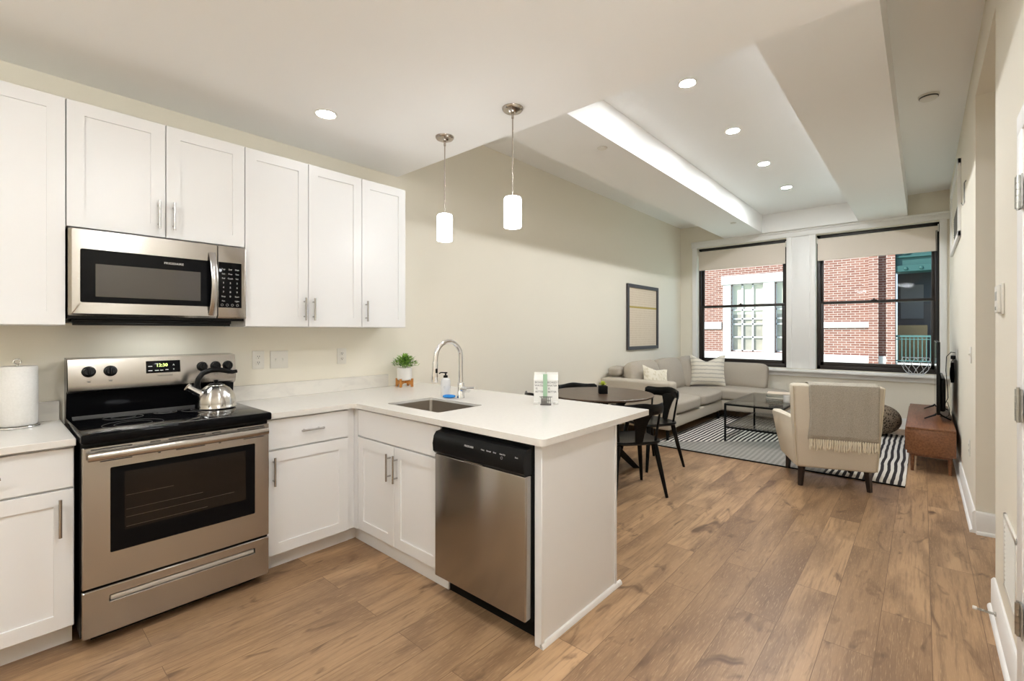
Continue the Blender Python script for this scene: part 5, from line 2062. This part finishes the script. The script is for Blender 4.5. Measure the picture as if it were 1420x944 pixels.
# cords and hanging adapter
b = MB()
wx = XR - 0.012
b.tube([(wx, 6.84, 1.145), (wx - 0.03, 6.85, 1.15), (wx - 0.065, 6.88, 1.10), (wx - 0.07, 6.88, 0.95), (wx - 0.06, 6.85, 0.78), (wx - 0.055, 6.83, 0.66), (wx - 0.08, 6.85, 0.58), (VX + 0.065, 6.88, 0.56)], 0.0035, 8)
b.tube([(VX + 0.065, 6.95, 0.60), (wx - 0.055, 6.95, 0.60), (wx - 0.04, 6.93, 0.53), (wx - 0.045, 6.9, 0.46), (wx - 0.07, 6.88, 0.444), (wx - 0.12, 6.9, 0.4412)], 0.003, 8)
tag(b.build('power_cord', BLACKP), 'thin black cord looping from the outlet to the television', 'cord')
r = thing('cable_coil', 'black adapter with coiled cable hanging below the outlet', 'power adapter', (wx, 6.90, 0.90))
b = MB()
b.box((wx - 0.035, 6.81, 1.075), (wx - 0.001 + 0.006, 6.87, 1.115), 0.006)
b.build('plug', BLACKP, r)
b = MB()
for dx in (0.0, -0.008, -0.016):
    b.tube([(wx - 0.012 + dx, 6.86 + 0.055 * sin(2 * pi * k / 28), 0.93 + 0.105 * cos(2 * pi * k / 28)) for k in range(28)], 0.0055, 8, closed=True)
b.tube([(wx - 0.012, 6.84, 1.08), (wx - 0.03, 6.83, 1.045), (wx - 0.02, 6.86, 1.03)], 0.004, 8)
b.build('coil', BLACKP, r)
b = MB()
b.cushion((0.04, 0.09, 0.17), (wx - 0.022, 6.86, 0.92), None, 6, 4, 0.2)
b.build('adapter', BLACKP, r)

# ------------------------------------------------------------------ wire bowl on the sill
r = thing('wire_bowl', 'open geometric white wire bowl on the window sill', 'bowl', (-0.07, YF - 0.015, 0.775))
bx, by, bz = -0.07, YF - 0.065 + 0.03, 0.7755
b = MB()
levels = ((0.085, 0.004), (0.135, 0.07), (0.16, 0.15), (0.15, 0.235))
n = 10
P = []
for li, (rr, zz) in enumerate(levels):
    P.append([(bx + rr * cos(2 * pi * (k + 0.5 * li) / n), by + 0.42 * rr * sin(2 * pi * (k + 0.5 * li) / n), bz + zz) for k in range(n)])
for li, ring in enumerate(P):
    for k in range(n):
        b.cyl(ring[k], ring[(k + 1) % n], 0.0024, seg=6) if li in (0, 3) else None
        if li < 3:
            b.cyl(ring[k], P[li + 1][k], 0.0022, seg=6)
            b.cyl(ring[k], P[li + 1][(k - 1) % n], 0.0022, seg=6)
b.build('wire_frame', mat('white_wire', (0.7, 0.72, 0.74), 0.4, 0.3), r)

# ------------------------------------------------------------------ framed art
r = thing('framed_art', 'framed tan woven artwork with an ochre line above the sofa arm', 'picture', (XL, 6.948, 1.085))
AY0, AY1, AZ0, AZ1 = 6.405, 7.49, 1.088, 2.100
b = MB()
fw = 0.052
for (y0, y1, z0, z1) in ((AY0, AY0 + fw, AZ0, AZ1), (AY1 - fw, AY1, AZ0, AZ1), (AY0 + fw, AY1 - fw, AZ0, AZ0 + fw), (AY0 + fw, AY1 - fw, AZ1 - fw, AZ1)):
    b.box((XL + 0.001, y0, z0), (XL + 0.032, y1, z1), 0.002, 1)
b.build('frame', FRAMEB, r)
b = MB()
b.box((XL + 0.001, AY0 + 0.02, AZ0 + 0.02), (XL + 0.012, AY1 - 0.02, AZ1 - 0.02))
b.build('artwork', ART, r)
b = MB()
b.box((XL + 0.012, AY0 + fw, 1.735), (XL + 0.0135, AY1 - fw, 1.762))
b.build('ochre_line', mat('ochre_thread', (0.50, 0.37, 0.10), 0.8), r)

# ------------------------------------------------------------------ right wall fittings
b = MB(frame_nx(XR - 0.0005))
b.box((-3.080, 1.448, 0), (-2.965, 1.585, 0.010), 0.003)
b.box((-3.072, 1.456, 0.010), (-2.973, 1.577, 0.022), 0.004)
th_ = tag(b.build('thermostat', PLASTW), 'white thermostat box on the wall by the hallway opening', 'thermostat')
b = MB(frame_nx(XR - 0.0005))
b.box((-3.055, 1.51, 0.022), (-2.995, 1.55, 0.0228))
b.lathe([(0.0, 0.0), (0.008, 0.0), (0.007, 0.003), (0.0, 0.003)], 16, xf=frame_nx(XR - 0.0005) @ T(-3.02, 1.475, 0.022))
p = b.build('display', mat('lcd_grey', (0.30, 0.32, 0.28), 0.3))
p.parent = th_
p.location = p.location - th_.location
# low return-air grille
r = thing('air_grille', 'white louvred air return low on the wall beside the door', 'vent', (XR, 2.725, 0.275))
gy0, gy1, gz0, gz1 = 2.545, 2.905, 0.275, 0.592
b = MB()
for (y0, y1, z0, z1) in ((gy0, gy0 + 0.022, gz0, gz1), (gy1 - 0.022, gy1, gz0, gz1), (gy0, gy1, gz0, gz0 + 0.022), (gy0, gy1, gz1 - 0.022, gz1)):
    b.box((XR - 0.010, y0, z0), (XR - 0.0004, y1, z1), 0.002, 1)
b.build('frame', PLASTW, r)
b = MB()
for k in range(15):
    z = gz0 + 0.028 + k * 0.0185
    b.prism([(XR - 0.009, z), (XR - 0.007, z), (XR - 0.0005, z + 0.014), (XR - 0.0025, z + 0.014)], gy1 - gy0 - 0.04, 'y', gy0 + 0.02)
b.build('louvres', PLASTW, r)
# high access frame with vent, near the ceiling
r = thing('supply_vent', 'large white framed air vent high on the television wall', 'vent', (XR, 6.87, 2.24))
b = MB()
fy0, fy1, fz0, fz1 = 6.05, 7.70, 2.27, 3.00
for (y0, y1, z0, z1) in ((fy0, fy0 + 0.05, fz0, fz1), (fy1 - 0.05, fy1, fz0, fz1), (fy0, fy1, fz0, fz0 + 0.05), (fy0, fy1, fz1 - 0.05, fz1)):
    b.box((XR - 0.024, y0, z0), (XR - 0.0004, y1, z1), 0.003, 1)
b.build('frame', TRIM, r)
b = MB()
b.box((XR - 0.006, fy0 + 0.05, fz0 + 0.05), (XR - 0.0004, fy1 - 0.05, fz1 - 0.05))
b.build('panel', WALL, r)
b = MB()
b.box((XR - 0.012, 6.25, 2.38), (XR - 0.005, 7.05, 2.62), 0.002, 1)
for k in range(9):
    b.box((XR - 0.016, 6.27, 2.395 + k * 0.024), (XR - 0.011, 7.03, 2.400 + k * 0.024))
b.build('grille', mat('vent_grey', (0.22, 0.21, 0.19), 0.5), r)
# door stop on the baseboard
r = thing('door_stop', 'spring door stop with white tip on the baseboard', 'door stop', (XR - 0.016, 3.08, 0.06))
sx, sy, sz = XR - 0.0165, 3.08, 0.068
b = MB()
pts = []
for k in range(90):
    t = k / 89
    a = 2 * pi * 13 * t
    pts.append((sx - 0.004 - 0.062 * t, sy + 0.0055 * cos(a), sz + 0.0055 * sin(a) + 0.004 * t))
b.tube(pts, 0.0014, 5)
b.cyl((sx, sy, sz), (sx - 0.006, sy, sz), 0.010, seg=16)
b.build('spring', HINGE, r)
b = MB()
b.cyl((sx - 0.064, sy, sz + 0.004), (sx - 0.078, sy, sz + 0.005), 0.0085, seg=16)
b.build('tip', PLASTW, r)
# hallway hook bracket seen high by the opening
b = MB()
b.tube([(XR - 0.001, 5.36, 2.62), (XR - 0.012, 5.36, 2.60), (XR - 0.012, 5.36, 2.44), (XR - 0.022, 5.36, 2.415), (XR - 0.030, 5.36, 2.44)], 0.004, 8)
tag(b.build('wall_hook', GREYW), 'thin metal hook high on the wall near the large vent', 'hook')

# ------------------------------------------------------------------ the building across the street
FYP = 17.0
r = thing('brick_building', 'red brick building with white stone trim across the street', 'building', (-3, FYP, -2.0))
b = MB()
plate(b, -10, -0.575, -2.0, 7.0, [(-4.93, -3.95, 0.70, 2.98), (-3.585, -2.62, 0.70, 2.98)], FYP, FYP + 0.4)
b.build('facade_wall', BRICK, r)
b = MB()
b.box((-1.165, FYP - 0.22, -2), (-0.945, FYP, 7.0))
b.build('pilaster', BRICK, r)
b = MB()
b.box((-0.775, FYP - 0.20, -2), (-0.575, FYP + 0.3, 7.0))
b.build('pilaster', BRICK, r)
b = MB()
b.box((-5.25, FYP - 0.10, 2.98), (-2.45, FYP - 0.002, 3.28), 0.01, 1)
b.box((-5.29, FYP - 0.17, 0.36), (-2.45, FYP - 0.002, 0.68), 0.01, 1)
b.box((-3.93, FYP - 0.08, 0.68), (-3.60, FYP - 0.002, 2.98), 0.01, 1)
b.box((-2.62, FYP - 0.08, 0.68), (-2.45, FYP - 0.002, 2.98), 0.01, 1)
b.box((-5.20, FYP - 0.06, 0.68), (-4.94, FYP - 0.002, 2.98), 0.01, 1)
b.build('stone_surround', STONE, r)
b = MB()
b.box((-10, FYP - 0.06, 1.455), (-5.25, FYP - 0.002, 1.70), 0.01, 1)
b.box((-2.45, FYP - 0.06, 1.475), (-0.95, FYP - 0.002, 1.655), 0.01, 1)
b.box((-10, FYP - 0.12, 0.36), (-5.29, FYP - 0.002, 0.69), 0.01, 1)
b.box((-2.45, FYP - 0.12, 0.32), (-0.575, FYP - 0.002, 0.67), 0.01, 1)
b.build('stone_band', STONE, r)
for (x0, x1) in ((-4.93, -3.95), (-3.585, -2.62)):
    b = MB()
    for i in range(4):
        xx = x0 + (x1 - x0) * i / 3
        b.box((xx - 0.025, FYP + 0.06, 0.70), (xx + 0.025, FYP + 0.11, 2.98))
    for z in (0.72, 1.18, 1.62, 1.80, 2.10, 2.96):
        b.box((x0, FYP + 0.06, z - 0.025), (x1, FYP + 0.11, z + 0.025))
    wf = b.build('window', GRIDM, r)
    b = MB()
    b.box((x0, FYP + 0.12, 0.70), (x1, FYP + 0.14, 2.98))
    b.build('pane', FARGLASS, wf)
    b = MB()
    b.box((x0 + 0.02, FYP + 0.113, 1.95), (x1 - 0.02, FYP + 0.118, 2.95))
    b.build('blind', mat('far_blind', (0.62, 0.60, 0.50), 0.8), wf)
# balcony bay
r = thing('balcony_bay', 'dark balcony bay with teal cornice and teal railing', 'balcony', (0.4, FYP, -2.0))
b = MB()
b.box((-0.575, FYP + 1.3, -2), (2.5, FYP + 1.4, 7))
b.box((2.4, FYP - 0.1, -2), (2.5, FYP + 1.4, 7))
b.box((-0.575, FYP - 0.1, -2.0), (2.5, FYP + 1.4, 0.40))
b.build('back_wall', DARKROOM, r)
b = MB()
b.box((-0.57, FYP - 0.15, 3.03), (2.5, FYP + 0.5, 3.20), 0.01, 1)
b.box((-0.57, FYP - 0.05, 3.20), (2.5, FYP + 1.4, 4.6), 0.01, 1)
b.box((-0.57, FYP - 0.13, 3.42), (2.5, FYP + 0.5, 3.47), 0.01, 1)
for k in range(9):
    b.lathe([(0.0, 0.0), (0.05, 0.0), (0.035, 0.03), (0.0, 0.04)], 12, xf=T(-0.35 + 0.32 * k, FYP - 0.15, 3.11) @ Matrix.Rotation(pi / 2, 4, 'X'))
b.lathe([(0.10, 0.0), (0.16, 0.0), (0.15, 0.04), (0.11, 0.04), (0.10, 0.0)], 24, xf=T(-0.36, FYP - 0.05, 3.66) @ Matrix.Rotation(pi / 2, 4, 'X'))
b.build('cornice', RAILT, r)
b = MB()
b.box((-0.57, FYP - 0.10, 1.215), (2.5, FYP - 0.05, 1.265))
b.box((-0.57, FYP - 0.095, 0.54), (2.5, FYP - 0.055, 0.57))
b.box((-0.57, FYP - 0.095, 1.145), (2.5, FYP - 0.055, 1.165))
for k in range(36):
    x = -0.52 + k * 0.085
    b.box((x - 0.010, FYP - 0.085, 0.55), (x + 0.010, FYP - 0.065, 1.22))
b.build('railing', RAILL, r)
b = MB()
b.box((-0.565, FYP - 0.15, 0.34), (2.5, FYP - 0.02, 0.50))
b.build('ledge', STONE, r)
b = MB()
b.box((-0.55, FYP + 0.6, 0.40), (0.10, FYP + 0.9, 1.55))
b.build('board', TANBOX, r)
b = MB()
b.box((-0.50, FYP + 1.24, 1.75), (0.02, FYP + 1.30, 2.75))
b.build('balcony_door', mat('grey_door', (0.13, 0.12, 0.12), 0.6), r)
